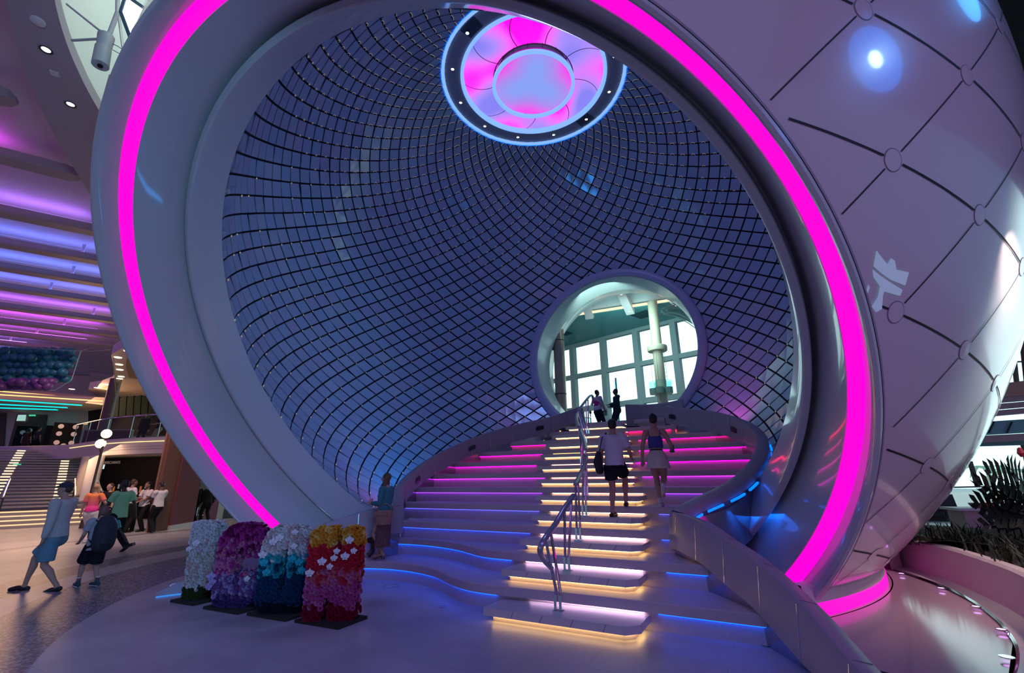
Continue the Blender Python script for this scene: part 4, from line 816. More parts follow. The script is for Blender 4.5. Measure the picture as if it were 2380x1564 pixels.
for i in range(6): p = s0.lerp(s1, (i + 0.5)/6); q = MB(); q.box((p.x, p.y - 0.14, 2.2), (0.055, 0.10, 4.4)); q.build('slat', mat('walnut_light', (0.26, 0.13, 0.10), 0.8, spec=0.1), sl, smooth=False)
q = MB(); a, b = onz(440, 1222, 0), onz(640, 1200, 0); q.bar((a.x, a.y, 3.3), (b.x, b.y, 3.3), 0.3, 1.1); tag(q.build('doorway_header', FASC, smooth=False), 'lilac-grey panel above the dim doorway behind the ring', 'wall panel')
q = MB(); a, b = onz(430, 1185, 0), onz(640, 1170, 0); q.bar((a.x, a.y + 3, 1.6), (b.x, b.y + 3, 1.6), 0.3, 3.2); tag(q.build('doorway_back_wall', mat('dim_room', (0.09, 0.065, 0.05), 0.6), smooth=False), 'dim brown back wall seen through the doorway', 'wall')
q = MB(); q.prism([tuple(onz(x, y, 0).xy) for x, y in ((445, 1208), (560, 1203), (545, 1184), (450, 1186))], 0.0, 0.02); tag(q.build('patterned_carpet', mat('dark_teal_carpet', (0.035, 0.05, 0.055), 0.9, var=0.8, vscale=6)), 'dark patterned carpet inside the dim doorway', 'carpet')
o = onz(494, 1206, 0); pd = thing('marble_pedestal', 'pinkish marble pedestal standing inside the dim doorway', 'pedestal', tuple(o))
q = MB(); q.box(o + Vector((0, 0, 0.42)), (0.66, 0.5, 0.84)); q.build('pedestal_body', mat('pink_marble', (0.30, 0.21, 0.20), 0.4, var=0.3, vscale=4), pd, smooth=False); q = MB(); q.box(o + Vector((0, 0, 0.865)), (0.70, 0.54, 0.05)); q.build('pedestal_top', mat('pink_marble', (0.3, 0.2, 0.2)), pd, smooth=False)
for x, lb in ((456, 'left rope barrier post in the dim doorway'), (472, 'right rope barrier post in the dim doorway')):
    o = onz(x, 1198, 0); t = thing('barrier_post', lb, 'barrier post', tuple(o)); q = MB(); q.lathe([(0.0, 0.04), (0.16, 0.03), (0.17, 0.0)], o, 18); q.build('base', STEEL, t); q = MB(); q.tube([o, o + Vector((0, 0, 0.95))], 0.03, 10); q.build('pole', STEEL, t)
    q = MB(); q.box(o + Vector((0.18, 0, 0.9)), (0.36, 0.02, 0.06)); q.build('belt', BLACK, t, smooth=False)
# ================================================================= ROOM BEYOND THE ROUND DOORWAY
WDIR = Vector((-sin(radians(45.6)), cos(radians(45.6)), 0)); WNRM = Vector((cos(radians(45.6)), sin(radians(45.6)), 0)); W0 = onY(1477, 848, 26)
def wp(px, py): return onpl(px, py, W0, WNRM)
ALU = mat('teal_white_window_frame', (0.45, 0.62, 0.62), 0.4)
pane_gl = glass('window_glass', (0.93, 1.0, 1.0), 0.05)
s0 = (wp(1330, 800) - W0).dot(WDIR); s1 = (wp(1562, 748) - W0).dot(WDIR); smul = [(wp(x, y) - W0).dot(WDIR) for x, y in ((1331, 812), (1401, 792), (1477, 770), (1564, 750))]
stp = (smul[0] - smul[-1])/3.0
zt_, zm, zl, zb = 10.1, wp(1480, 848).z, wp(1480, 934).z, 3.4
allm = [smul[-1] - 2*stp, smul[-1] - stp] + smul[::-1] + [smul[0] + stp, smul[0] + 2*stp, smul[0] + 3*stp]
for k in range(len(allm) - 1):
    a, b = allm[k], allm[k+1]; w = thing('window_%d' % (k+1), 'window', 'window', tuple(W0 + WDIR*a - Vector((0, 0, W0.z - zb))))
    del w['label']; del w['category']; struct(w)
    q = MB(); A_ = W0 + WDIR*a; A_.z = zb; q.box(A_ + Vector((0, 0, (zt_ - zb)/2)), (0.34, 0.34, zt_ - zb), -radians(45.6)); q.build('mullion', ALU, w, smooth=False)
    for z, h in ((zm, 0.26), (zl, 0.30), (zt_, 0.3), (zb + 0.1, 0.3)):
        P0, P1 = W0 + WDIR*a, W0 + WDIR*b; P0.z = P1.z = z; q = MB(); q.bar(P0, P1, 0.3, h); q.build('transom', ALU, w, smooth=False)
    P0, P1 = W0 + WDIR*a + WNRM*0.05, W0 + WDIR*b + WNRM*0.05; q = MB(); q.add([Vector((P0.x, P0.y, zb)), Vector((P1.x, P1.y, zb)), Vector((P1.x, P1.y, zt_)), Vector((P0.x, P0.y, zt_))], [(0, 1, 2, 3)]); q.build('glass_pane', pane_gl, w, smooth=False)
# deck floor, soffit, ceiling
m = MB(); m.slab([P(7.0, -9, 3.0), P(7.0, 9, 3.0), W0 + WDIR*-9 + Vector((0, 0, 3.0 - W0.z)), W0 + WDIR*14 + Vector((0, 0, 3.0 - W0.z))], 0.39, (0, 0, 1)); fl2 = struct(m.build('floor_upper_deck', mat('deck_stone', (0.55, 0.56, 0.56), 0.35), smooth=False))
m = MB(); e0, e1 = onz(1300, 741, 10.15), onz(1590, 697, 10.15)
dirs = (e1 - e0).normalized(); A_ = e0 - dirs*12; B_ = e1 + dirs*14
m.slab([A_, B_, Vector(((W0 - WDIR*12 + WNRM*0.5).x, (W0 - WDIR*12 + WNRM*0.5).y, 10.15)), Vector(((W0 + WDIR*16 + WNRM*0.5).x, (W0 + WDIR*16 + WNRM*0.5).y, 10.15))], 0.25, (0, 0, 1)); struct(m.build('ceiling_soffit', mat('teal_soffit', (0.10, 0.42, 0.44), 0.35), smooth=False))
q = MB(); q.bar(A_ + Vector((-0.05, -0.1, 0.06)), B_ + Vector((-0.05, -0.1, 0.06)), 0.10, 0.10); tag(q.build('warm_cove_strip', glow('cove_peach', (1.0, 0.62, 0.40), 1.6), smooth=False), 'peach light strip along the edge of the teal soffit beyond the round doorway', 'light strip')
m = MB(); m.slab([A_ + Vector((0, 0, 1.3)), B_ + Vector((0, 0, 1.3)), B_ + Vector((-9, -16, 1.3)), A_ + Vector((-9, -16, 1.3))], 0.2, (0, 0, 1)); struct(m.build('ceiling_pale', mat('pale_teal_ceiling', (0.62, 0.80, 0.78), 0.5), cuts=[(PC + PD*10.3, PD)], smooth=False))
m = MB(); m.slab([A_ + Vector((0, 0, 0.22)), B_ + Vector((0, 0, 0.22)), B_ + Vector((0, 0, 1.4)), A_ + Vector((0, 0, 1.4))], 0.1, (0.4, 0.9, 0)); struct(m.build('wall_soffit_upstand', mat('pale_teal_ceiling', (0.6, 0.8, 0.78)), smooth=False))
lamp('added_back_room_uplight', 'AREA', tuple(onz(1420, 730, 9.4) - UA*1.2), 28, (0.66, 1.0, 0.95), tuple(onz(1420, 690, 11.4)), 2.5)  # unseen lamp aimed up, added to brighten the pale ceiling
lamp('added_back_room_fill', 'AREA', tuple(P(9.2, 0.5, 8.6)), 95, (0.62, 1.0, 0.97), tuple(P(16.0, 0.5, 6.0)), 2.5)  # unseen fill added in place of glare bounced from the windows
for n_, (a, b) in enumerate((((1362, 698), (1371, 739)), ((1440, 670), (1466, 726)), ((1546, 680), (1572, 708)))):
    p0, p1 = onz(*a, 10.75), onz(*b, 9.98); d = (p1 - p0); q = MB(); t = thing('ceiling_beam', ('left', 'middle', 'right')[n_] + ' white ceiling beam beyond the round doorway', 'beam', tuple(p1))
    q.bar(p0 - d*0.8, p1, 0.42, 0.32); bm_ = q.build('beam_body', WHITE, t, smooth=False)
    for f in (0.15, 0.85): c = p0.lerp(p1, f); q = MB(); q.lathe([(0.07, -0.162), (0.0, -0.165)], c, 14); q.build('spotlight', glow('beam_spot', (1, 0.95, 0.9), 2.0), t)
for x, y, w_, lb in ((1495, 731, 30, 'larger'), (1316, 775, 14, 'smaller')):
    c = onz(x, y, 10.14); q = MB(); q.box(c, (1.0 if w_ > 20 else 0.6, 1.0 if w_ > 20 else 0.6, 0.03), 0.7); tag(q.build('ceiling_vent', mat('vent_teal_dark', (0.02, 0.10, 0.11), 0.6), smooth=False), lb + ' dark square vent in the teal soffit beyond the round doorway', 'vent')
# columns
bc = onY(1303, 900, 22.0); q = MB(); t = thing('bronze_column', 'bronze column on the left inside the round doorway', 'column', (bc.x, bc.y, 3.4))
q.tube([(bc.x, bc.y, 3.4), (bc.x, bc.y, 10.15)], 0.27, 20); q.build('shaft', mat('bronze_beige', (0.42, 0.33, 0.26), 0.3, 0.3), t)
for z in (5.6, 8.3): q = MB(); q.tube([(bc.x, bc.y, z), (bc.x, bc.y, z + 0.04)], 0.28, 20); q.build('collar_line', DARK, t)
cc_ = onY(1533, 860, 21.5); t = thing('chandelier_column', 'cream column with a round collar and hanging glass lanterns beyond the doorway', 'column', (cc_.x, cc_.y, 3.4))
CR2 = mat('cream_column', (0.62, 0.58, 0.42), 0.4)
zc = onY(1528, 810, 21.5).z; q = MB(); q.tube([(cc_.x, cc_.y, 3.4), (cc_.x, cc_.y, 10.15)], 0.24, 20); q.build('shaft', CR2, t)
q = MB(); q.lathe([(0.2, zc - 0.14), (0.45, zc - 0.14), (0.47, zc - 0.10), (0.47, zc + 0.08), (0.44, zc + 0.12), (0.2, zc + 0.12)], (cc_.x, cc_.y, 0), 30); q.build('collar_disc', CR2, t)
zk = onY(1533, 900, 21.5).z
for k in range(5):
    a = 2*pi*k/5 + 0.4; c = Vector((cc_.x + 0.36*cos(a), cc_.y + 0.36*sin(a), zk)); q = MB(); q.lathe([(0.0, -0.34), (0.19, -0.34), (0.20, -0.05), (0.19, -0.05), (0.0, -0.05)], c, 16); ln_ = q.build('lantern', mat('lantern_cream', (0.5, 0.48, 0.38), 0.35), t)
    q = MB(); q.lathe([(0.20, -0.34), (0.20, 0.30)], c, 16); q.build('lantern_glass', glass('lantern_glass', (0.75, 0.95, 0.93), 0.10), ln_)
    q = MB(); q.tube([c + Vector((0, 0, 0.3)), Vector((cc_.x + 0.36*cos(a), cc_.y + 0.36*sin(a), zc - 0.1))], 0.008, 5); q.build('cable', STEEL, ln_)
# hanging ribbon sculpture
hs = thing('ribbon_sculpture', 'hanging sculpture of wavy silver ribbons at the upper right of the doorway', 'sculpture', tuple(onY(1590, 730, 21)))
RB = mat('ribbon_teal_silver', (0.25, 0.36, 0.37), 0.3, 0.4)
for k in range(16):
    f = k/15; x0, y0 = 1543 + 8*sin(k*1.7), 716 + 16*f
    pts = [onY(x0 + 95*t*(1 + 0.25*f), y0 - 14*sin(pi*min(1, t*1.4))*(1 - f) + t*t*(24 + 46*f), 20.6 + 0.05*k + 0.7*sin(3*t + k)*0.3) for t in [i/9 for i in range(10)]]
    q = MB(); q.tube(pts, (0.045, 0.015), 5); q.build('ribbon', RB, hs)
# glass doors, railing and bench on the upper landing
gd = thing('glass_screen', 'tall clear glass screen standing between the two people on the landing', 'glass screen', tuple(P(5.6, 1.9, 3.4)))
g0 = onY(1436, 948, 19.0); q = MB(); q.slab([Vector((g0.x, g0.y, 3.4)), Vector((g0.x + 0.12, g0.y + 0.9, 3.4)), Vector((g0.x + 0.12, g0.y + 0.9, 5.75)), Vector((g0.x, g0.y, 5.75))], 0.05, (1, 0, 0)); q.build('pane', glass('screen_glass', (0.62, 0.85, 0.84), 0.18), gd, smooth=False)
q = MB(); q.box((g0.x, g0.y, 4.58), (0.05, 0.04, 2.36)); q.build('edge_trim', mat('teal_edge', (0.35, 0.65, 0.65), 0.2), gd, smooth=False)
ot = onY(1420, 975, 21.5); t = thing('ottoman', 'beige upholstered ottoman at the top of the stairs behind the dark-clad person', 'ottoman', (ot.x, ot.y, 3.4))
q = MB(); q.box((ot.x, ot.y, 3.62), (1.1, 0.8, 0.44)); q.build('cushion', mat('ottoman_beige', (0.52, 0.42, 0.38), 0.7), t, smooth=False); q = MB(); q.box((ot.x + .2, ot.y + 0.2, 4.0), (0.5, 0.3, 0.42)); q.build('back_cushion', mat('cushion_white', (0.65, 0.68, 0.66), 0.8), t, smooth=False)
for n_, (x0, x1, d) in enumerate(((1318, 1372, 23.5), (1480, 1600, 23.8))):
    A_, B_ = onY(x0, 950, d), onY(x1, 940, d); A_.z = B_.z = 3.4; t = thing('glass_railing', ('left' if n_ == 0 else 'right') + ' glass railing in front of the big windows beyond the doorway', 'railing', tuple(A_))
    q = MB(); q.slab([A_, B_, B_ + Vector((0, 0, 1.25)), A_ + Vector((0, 0, 1.25))], 0.03, (0, 1, 0)); q.build('glass', glass('balustrade_glass'), t, smooth=False)
    q = MB(); q.tube([A_ + Vector((0, 0, 1.28)), B_ + Vector((0, 0, 1.28))], 0.03, 8); q.build('top_rail', STEEL, t)
    for f in (0.02, 0.35, 0.68, 0.98): c = A_.lerp(B_, f); q = MB(); q.tube([c, c + Vector((0, 0, 1.45))], 0.025, 6); q.ell(c + Vector((0, 0, 1.55)), (0.07, 0.07, 0.10), 8, 6); q.build('post', DARK, t)
# ================================================================= RIGHT SIDE
rw = thing('right_balcony_fascia', 'cream slatted balcony fascia with a teal glass rail at the far right', 'balcony', tuple(onY(2360, 940, 20)))
def qY(pts, d, th=0.25): q = MB(); q.slab([onY(x, y, d) for x, y in pts], th, (0, 1, 0)); return q
BEI = mat('beam_beige', (0.55, 0.45, 0.42), 0.5)
qY([(2312, 893), (2520, 868), (2520, 905), (2308, 925)], 20).build('upper_beam', mat('warm_beam', (0.62, 0.42, 0.28), 0.5), rw, smooth=False)
for y in (925, 940, 955): qY([(2300, y), (2520, y - 19), (2520, y - 6), (2300, y + 13)], 20.1).build('slat_board', BEI, rw, smooth=False)
qY([(2290, 980), (2520, 965), (2520, 998), (2280, 1012)], 20.3, 0.05).build('teal_glass_band', mat('teal_glass_band', (0.25, 0.55, 0.56), 0.12), rw, smooth=False)
for x in (2310, 2352): qY([(x, 980), (x + 3, 980), (x - 9, 1006), (x - 12, 1006)], 20.2, 0.05).build('band_joint', DARK, rw, smooth=False)
qY([(2270, 1013), (2520, 1000), (2520, 1016), (2264, 1030)], 19.8).build('lower_beam', BEI, rw, smooth=False)
qY([(2285, 1026), (2520, 1020), (2520, 1030), (2280, 1037)], 20.4).build('window_head', mat('teal_head', (0.18, 0.38, 0.40), 0.4), rw, smooth=False)
RWD = 21.0
rwin = thing('window_right', 'window', 'window', tuple(onY(2260, 1090, RWD))); del rwin['label']; del rwin['category']; struct(rwin)
for a, b in (((2254, 1072), (2272, 1130)), ((2374, 1015), (2402, 1140)), ((2350, 770), (2364, 900)), ((2372, 760), (2386, 890))):
    q = MB(); q.bar(onY(*a, RWD), onY(*b, RWD), 0.13, 0.13); q.build('mullion', mat('mullion_taupe', (0.20, 0.17, 0.15), 0.5), rwin, smooth=False)
for y0, y1 in ((1133, 1128), (846, 838)):
    q = MB(); q.bar(onY(2180, y0, RWD), onY(2460, y1, RWD), 0.08, 0.06); q.build('transom', mat('mullion_taupe', (0.20, 0.17, 0.15)), rwin, smooth=False)
q = MB(); q.slab([onY(2150, 1145, RWD + .1), onY(2500, 1140, RWD + .1), onY(2500, 700, RWD + .1), onY(2150, 700, RWD + .1)], 0.02, (0, 1, 0)); q.build('glass_pane', pane_gl, rwin, smooth=False)
q = MB(); a, b = onz(2060, 1230, 0), onz(2520, 1180, 0); q.slab([Vector((a.x - 3, 19.5, 0.0)), Vector((b.x + 4, 19.5, 0.0)), Vector((b.x + 4, 19.5, 0.35)), Vector((a.x - 3, 19.5, 0.35))], 0.3, (0, 1, 0)); struct(q.build('wall_right_sill', mat('sill_dark_teal', (0.07, 0.16, 0.17), 0.3), smooth=False))
# palm trees outside, daylight glare put into their colour as a glow
for n_, (x, y, s) in enumerate(((2292, 1092, 1.0), (2345, 1098, 0.8))):
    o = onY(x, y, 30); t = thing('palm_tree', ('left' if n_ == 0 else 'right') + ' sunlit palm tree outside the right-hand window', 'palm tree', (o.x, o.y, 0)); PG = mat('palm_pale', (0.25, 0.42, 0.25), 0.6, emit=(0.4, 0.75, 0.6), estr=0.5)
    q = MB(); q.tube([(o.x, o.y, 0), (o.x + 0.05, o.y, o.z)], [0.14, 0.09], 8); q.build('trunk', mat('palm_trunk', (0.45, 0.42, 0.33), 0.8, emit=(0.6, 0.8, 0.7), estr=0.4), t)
    for k in range(9):
        a = 2*pi*k/9; pts = [o + Vector((cos(a)*r*s*1.5, sin(a)*r*s*1.5, 0.45*s*sin(pi*r*0.8) - 0.75*r*r*s)) for r in (0, .25, .5, .75, 1)]; q = MB(); q.tube(pts, [(0.05, 0.02), (0.16, 0.02), (0.18, 0.02), (0.12, 0.02), (0.02, 0.01)], 5); q.build('frond', PG, t)
# lounge by the window
def lounge_chair(x, y, d, rz, label):
    o = onz(x, y, 0); o = onY(x, y, d); o.z = 0; t = thing('lounge_chair', label, 'chair', tuple(o), rz); CM = mat('chair_dark', (0.05, 0.06, 0.065), 0.6)
    q = MB(); q.box((0, 0, 0.42), (0.62, 0.6, 0.14)); q.build('seat', CM, t, smooth=False, world=False); q = MB(); q.box((0, 0.28, 0.78), (0.62, 0.10, 0.66), rot=Matrix.Rotation(-0.2, 3, 'X')); q.build('backrest', CM, t, smooth=False, world=False)
    for sx in (-1, 1):
        q = MB(); q.box((sx*0.32, 0, 0.56), (0.06, 0.56, 0.16)); q.build('armrest', CM, t, smooth=False, world=False)
        for sy in (-1, 1): q = MB(); q.tube([(sx*0.26, sy*0.24, 0.36), (sx*0.28, sy*0.27, 0)], 0.02, 6); q.build('leg', STEEL, t, world=False)
lounge_chair(2196, 1240, 15.5, 0.4, 'dark lounge chair by the right-hand window, nearest the sphere'); lounge_chair(2226, 1236, 15.5, -0.2, 'dark lounge chair by the right-hand window, further from the sphere')
bo = onY(2300, 1215, 13.2); bo.z = 0; bt = thing('bar_counter', 'pale bar counter half hidden by the big dark leaves', 'counter', (bo.x, bo.y, 0))
q = MB(); q.box(bo + Vector((0.3, 0, 0.40)), (1.9, 0.7, 0.8), -0.25); q.build('counter_body', mat('counter_pale', (0.50, 0.38, 0.36), 0.5), bt, smooth=False); q = MB(); q.box(bo + Vector((0.25, -0.02, 0.83)), (2.1, 0.85, 0.06), -0.25); q.build('counter_top', WHITE, bt, smooth=False)
for dx, colr, nm in ((-0.35, (0.30, 0.12, 0.14), 'round maroon bowl on the pale bar counter'), (0.05, (0.5, 0.08, 0.06), 'red flower bowl on the pale bar counter')):
    c = bo + Vector((dx, -0.15, 0.86)); q = MB(); q.lathe([(0.0, 0.0), (0.10, 0.0), (0.17, 0.13), (0.15, 0.13), (0.09, 0.02)], c, 18); tag(q.build('bowl', mat(nm, colr, 0.4)), nm, 'bowl')
# basin floor, rim, planter
def cz(pts, z, n=8): return [Vector(p) for p in crv([tuple(onz(x, y, z)) for x, y in pts], n)]
rim = [(2048, 1310), (2075, 1321), (2130, 1340), (2200, 1366), (2262, 1397), (2320, 1440), (2354, 1480), (2370, 1515), (2366, 1564), (2330, 1650)]
ri = cz(rim, 0.03); ro = [p + (p - Vector((3.0, 9.2, 0.03))).normalized()*0.62 for p in ri]
bs = thing('glossy_basin', 'mirror-glossy round floor basin with a pale stone rim right of the sphere', 'basin', (5.5, 6.5, 0))
GLS = mat('wet_gloss_floor', (0.42, 0.33, 0.36), 0.13, spec=0.30, coat=0.0)
q = MB(); q.add([Vector((p.x, p.y, 0.012)) for p in ri] + [Vector((4.0, 4.2, 0.012)), Vector((2.6, 5.6, 0.012)), Vector((3.65, 6.6, 0.012)), Vector((5.0, 7.6, 0.012)), Vector((6.4, 9.2, 0.012))], [tuple(range(len(ri) + 5))]); q.build('gloss_floor', GLS, bs, smooth=False)
q = MB(); q.loft([[a, a + Vector((0, 0, 0.015)), b + Vector((0, 0, 0.015)), b] for a, b in zip(ri, ro)], closed=False); q.build('stone_rim', mat('rim_stone', (0.62, 0.58, 0.60), 0.3), bs, ang=0.5)
q = MB(); q.loft([[a + Vector((0, 0, 0.016)), a + (a - b).normalized()*0.03 + Vector((0, 0, 0.0))] for a, b in zip(ri, ro)], closed=False); q.build('rim_edge', CHROME, bs)
q = MB(); q.loft([[b + (b-a).normalized()*0.02 + Vector((0, 0, -0.02)), b + (b-a).normalized()*0.05 + Vector((0, 0, -0.022))] for a, b in zip(ri[40:], ro[40:])], closed=False); q.build('warm_edge_light', glow('edge_warm', (1.0, 0.55, 0.2), 3.0), bs)
for n_, (x, y) in enumerate(((2095, 1333), (2187, 1367), (2268, 1410), (2327, 1463), (2340, 1527))):
    c = onz(x, y, 0.047); t = thing('floor_uplight', ('farthest', 'second farthest', 'middle', 'second nearest', 'nearest')[n_] + ' of the five flush violet uplights on the basin rim', 'floor light', tuple(c), group='uplights on the basin rim')
    q = MB(); q.lathe([(0.06, 0.0), (0.058, 0.006), (0.04, 0.006)], c, 22); q.build('bezel', CHROME, t); q = MB(); q.lathe([(0.04, 0.004), (0.0, 0.006)], c, 18); q.build('lens', glow('violet_lens', (0.75, 0.35, 1.0), 4.0), t)
wl0 = [(2040, 1322, .0), (2085, 1318, .0), (2140, 1333, 0), (2210, 1358, 0), (2290, 1395, 0), (2360, 1432, 0), (2440, 1490, 0), (2540, 1580, 0)]
wp_ = [Vector(p) for p in crv([tuple(onz(x, y, 0)) for x, y, _ in wl0], 6)]
def outn(i): d = (wp_[min(i+1, len(wp_)-1)] - wp_[max(i-1, 0)]).normalized(); n = Vector((d.y, -d.x, 0)); return n if n.x > 0 else -n
ptw = thing('curved_planter', 'curved white planter wall holding dark grasses behind the basin', 'planter', tuple(wp_[20]))
PLW = mat('planter_white_ribbed', (0.62, 0.55, 0.53), 0.55, bump=0.5, bscale=18)
q = MB(); q.loft([[p, p + outn(i)*0.08 + Vector((0, 0, 0.52)), p + outn(i)*0.13 + Vector((0, 0, 0.55)), p + outn(i)*0.24 + Vector((0, 0, 0.55)), p + outn(i)*0.24 + Vector((0, 0, 0.0))] for i, p in enumerate(wp_)], closed=False); q.build('planter_wall', PLW, ptw, ang=0.5)
q = MB(); q.loft([[p + outn(i)*0.2 + Vector((0, 0, 0.45)), p + outn(i)*1.2 + Vector((0, 0, 0.62)), p + outn(i)*2.6 + Vector((0, 0, 0.62)), p + outn(i)*2.65] for i, p in enumerate(wp_)], closed=False); q.build('soil', mat('soil_dark', (0.05, 0.04, 0.04), 0.9, var=0.6, vscale=30), ptw)
q = MB(); q.slab([onY(2103, 1268, 10.2), onY(2126, 1252, 10.2), onY(2132, 1281, 10.2), onY(2103, 1277, 10.2)], 0.1, (0, 1, 0)); q.build('dark_vent', BLACK, ptw, smooth=False)
rg = random.Random(5); gm = MB()
for k in range(1500):
    i = rg.randrange(3, len(wp_)); o = wp_[i] + outn(i)*(0.3 + rg.random()*1.6) + Vector((rg.uniform(-.15, .15), rg.uniform(-.15, .15), 0.48)); h = rg.uniform(0.18, 0.42); a = rg.random()*2*pi; ln_ = Vector((cos(a), sin(a), 0)); sdv = Vector((-ln_.y, ln_.x, 0))*0.012
    gm.add([o - sdv, o + sdv, o + ln_*h*0.25 + sdv*0.8 + Vector((0, 0, h*0.7)), o + ln_*h*0.25 - sdv*0.8 + Vector((0, 0, h*0.7)), o + ln_*h*0.6 + Vector((0, 0, h*0.95))], [(0, 1, 2, 3), (3, 2, 4)])
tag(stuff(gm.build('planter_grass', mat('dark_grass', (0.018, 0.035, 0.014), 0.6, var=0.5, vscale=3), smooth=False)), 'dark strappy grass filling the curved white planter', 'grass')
for x, y, r, lb, d in ((2257, 1281, 0.13, 'larger mirrored ball lying in the planter grass', 9.6), (2212, 1249, 0.12, 'mirrored ball half hidden in the grass, further back', 11.0), (2338, 1308, 0.06, 'smallest mirrored ball low in the planter grass at right', 9.0)):
    c = onY(x, y, d); q = MB(); q.ell(c, r, 24, 16); tag(q.build('mirror_ball', mat('mirror_silver', (0.85, 0.82, 0.85), 0.03, 1.0)), lb, 'ball', 'mirrored balls in the planter')
# big split-leaf plant
mp_ = thing('split_leaf_plant', 'large dark split-leaf plant rising from the planter at the right edge', 'plant', tuple(onY(2370, 1330, 8.2)))
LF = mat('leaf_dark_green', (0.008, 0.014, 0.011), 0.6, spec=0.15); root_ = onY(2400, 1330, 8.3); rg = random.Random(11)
def leaf(tip, basep, wid):
    t_, b_ = Vector(tip), Vector(basep); ax = t_ - b_; L = ax.length; ax.normalize(); sidev = ax.cross(Vector((0.15, -1, 0.25))).normalized(); nr = ax.cross(sidev); q = MB(); N = 7
    for s in (-1, 1):
        for k in range(N):
            f0, f1 = k/N, (k + 0.82)/N
            def hw(f): return 1.3*wid*(sin(pi*min(1, 0.12 + f*0.86))**0.7)
            p0, p1 = b_ + ax*L*f0, b_ + ax*L*f1; e = 0.16 + 0.05*rg.random(); out = sidev*s; dr = ax*L*e - nr*0.03
            q.add([p0, p1, p1 + out*hw(f1)*0.7 + dr*0.5, p1 + out*hw(f1)*1.0 + dr - nr*0.06*rg.random(), p0 + out*hw(f0 + .05)*0.85 + dr*0.7], [(0, 1, 2, 3, 4)])
    q.tube([b_, t_], [0.012, 0.004], 5); return q
for tp, bp, w_ in (((2290, 1090), (2390, 1150), .26), ((2268, 1118), (2395, 1190), .24), ((2262, 1168), (2380, 1205), .26), ((2283, 1220), (2400, 1215), .24), ((2318, 1250), (2400, 1225), .20), ((2340, 1078), (2405, 1160), .22), ((2325, 1140), (2420, 1190), .22), ((2310, 1195), (2420, 1210), .22)):
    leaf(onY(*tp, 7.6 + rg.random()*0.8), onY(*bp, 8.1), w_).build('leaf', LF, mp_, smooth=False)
    q = MB(); q.tube([onY(*bp, 8.1), onY(bp[0] + 10, 1260, 8.2), root_], 0.012, 6); q.build('stem', LF, mp_)
for tp in ((2320, 1270), (2300, 1255), (2312, 1290), (2332, 1310)):
    q = MB()
    for k in range(9): q.tube([onY(2395, 1275, 8.0), onY((tp[0] + 2395)/2 + k*2, (tp[1] + 1265)/2 + k*3 - 20, 7.9), onY(tp[0] + k*4, tp[1] + k*5 - 6, 7.8)], [(0.006, 0.003)]*3, 4)
    q.build('fan_frond', LF, mp_)
q = MB(); q.lathe([(0.02, 0), (0.05, 0.06), (0.03, 0.14), (0, 0.16)], onY(2376, 1062, 7.9), 8); q.build('red_bud', mat('bud_red', (0.35, 0.03, 0.05), 0.5), mp_)
# ================================================================= PEOPLE
def ik(a, c, l1, l2, pole):
    a, c, pole = Vector(a), Vector(c), Vector(pole); d = c - a; D = min(d.length, (l1 + l2)*0.995); u = d.normalized(); x = (l1*l1 - l2*l2 + D*D)/(2*D); h = sqrt(max(0.0, l1*l1 - x*x))
    p = pole - u*pole.dot(u); p = p.normalized() if p.length > 1e-5 else Vector((0, 1, 0)); return a + u*x + p*h, a + u*D
def skin(mb, name, m, par, vox, smooth=2):
    o = mb.build(name, m, par, world=False)
    r = o.modifiers.new('remesh', 'REMESH'); r.mode = 'VOXEL'; r.voxel_size = vox; r.use_smooth_shade = True
    if smooth: s = o.modifiers.new('smooth', 'SMOOTH'); s.iterations = smooth; s.factor = 0.5
    return o
def cloth(name, c, var=0.10): return mat(name, c, 0.8, spec=0.2, var=var, vscale=14, bump=0.25, bscale=22)
SK = {'fair': mat('skin_fair', (0.46, 0.27, 0.20), 0.5, spec=0.3), 'tan': mat('skin_tan', (0.34, 0.19, 0.13), 0.5, spec=0.3), 'dark': mat('skin_dark', (0.075, 0.038, 0.026), 0.5, spec=0.35), 'brown': mat('skin_brown', (0.19, 0.095, 0.06), 0.5, spec=0.3)}
SHOEB = mat('shoe_black', (0.012, 0.012, 0.014), 0.4)
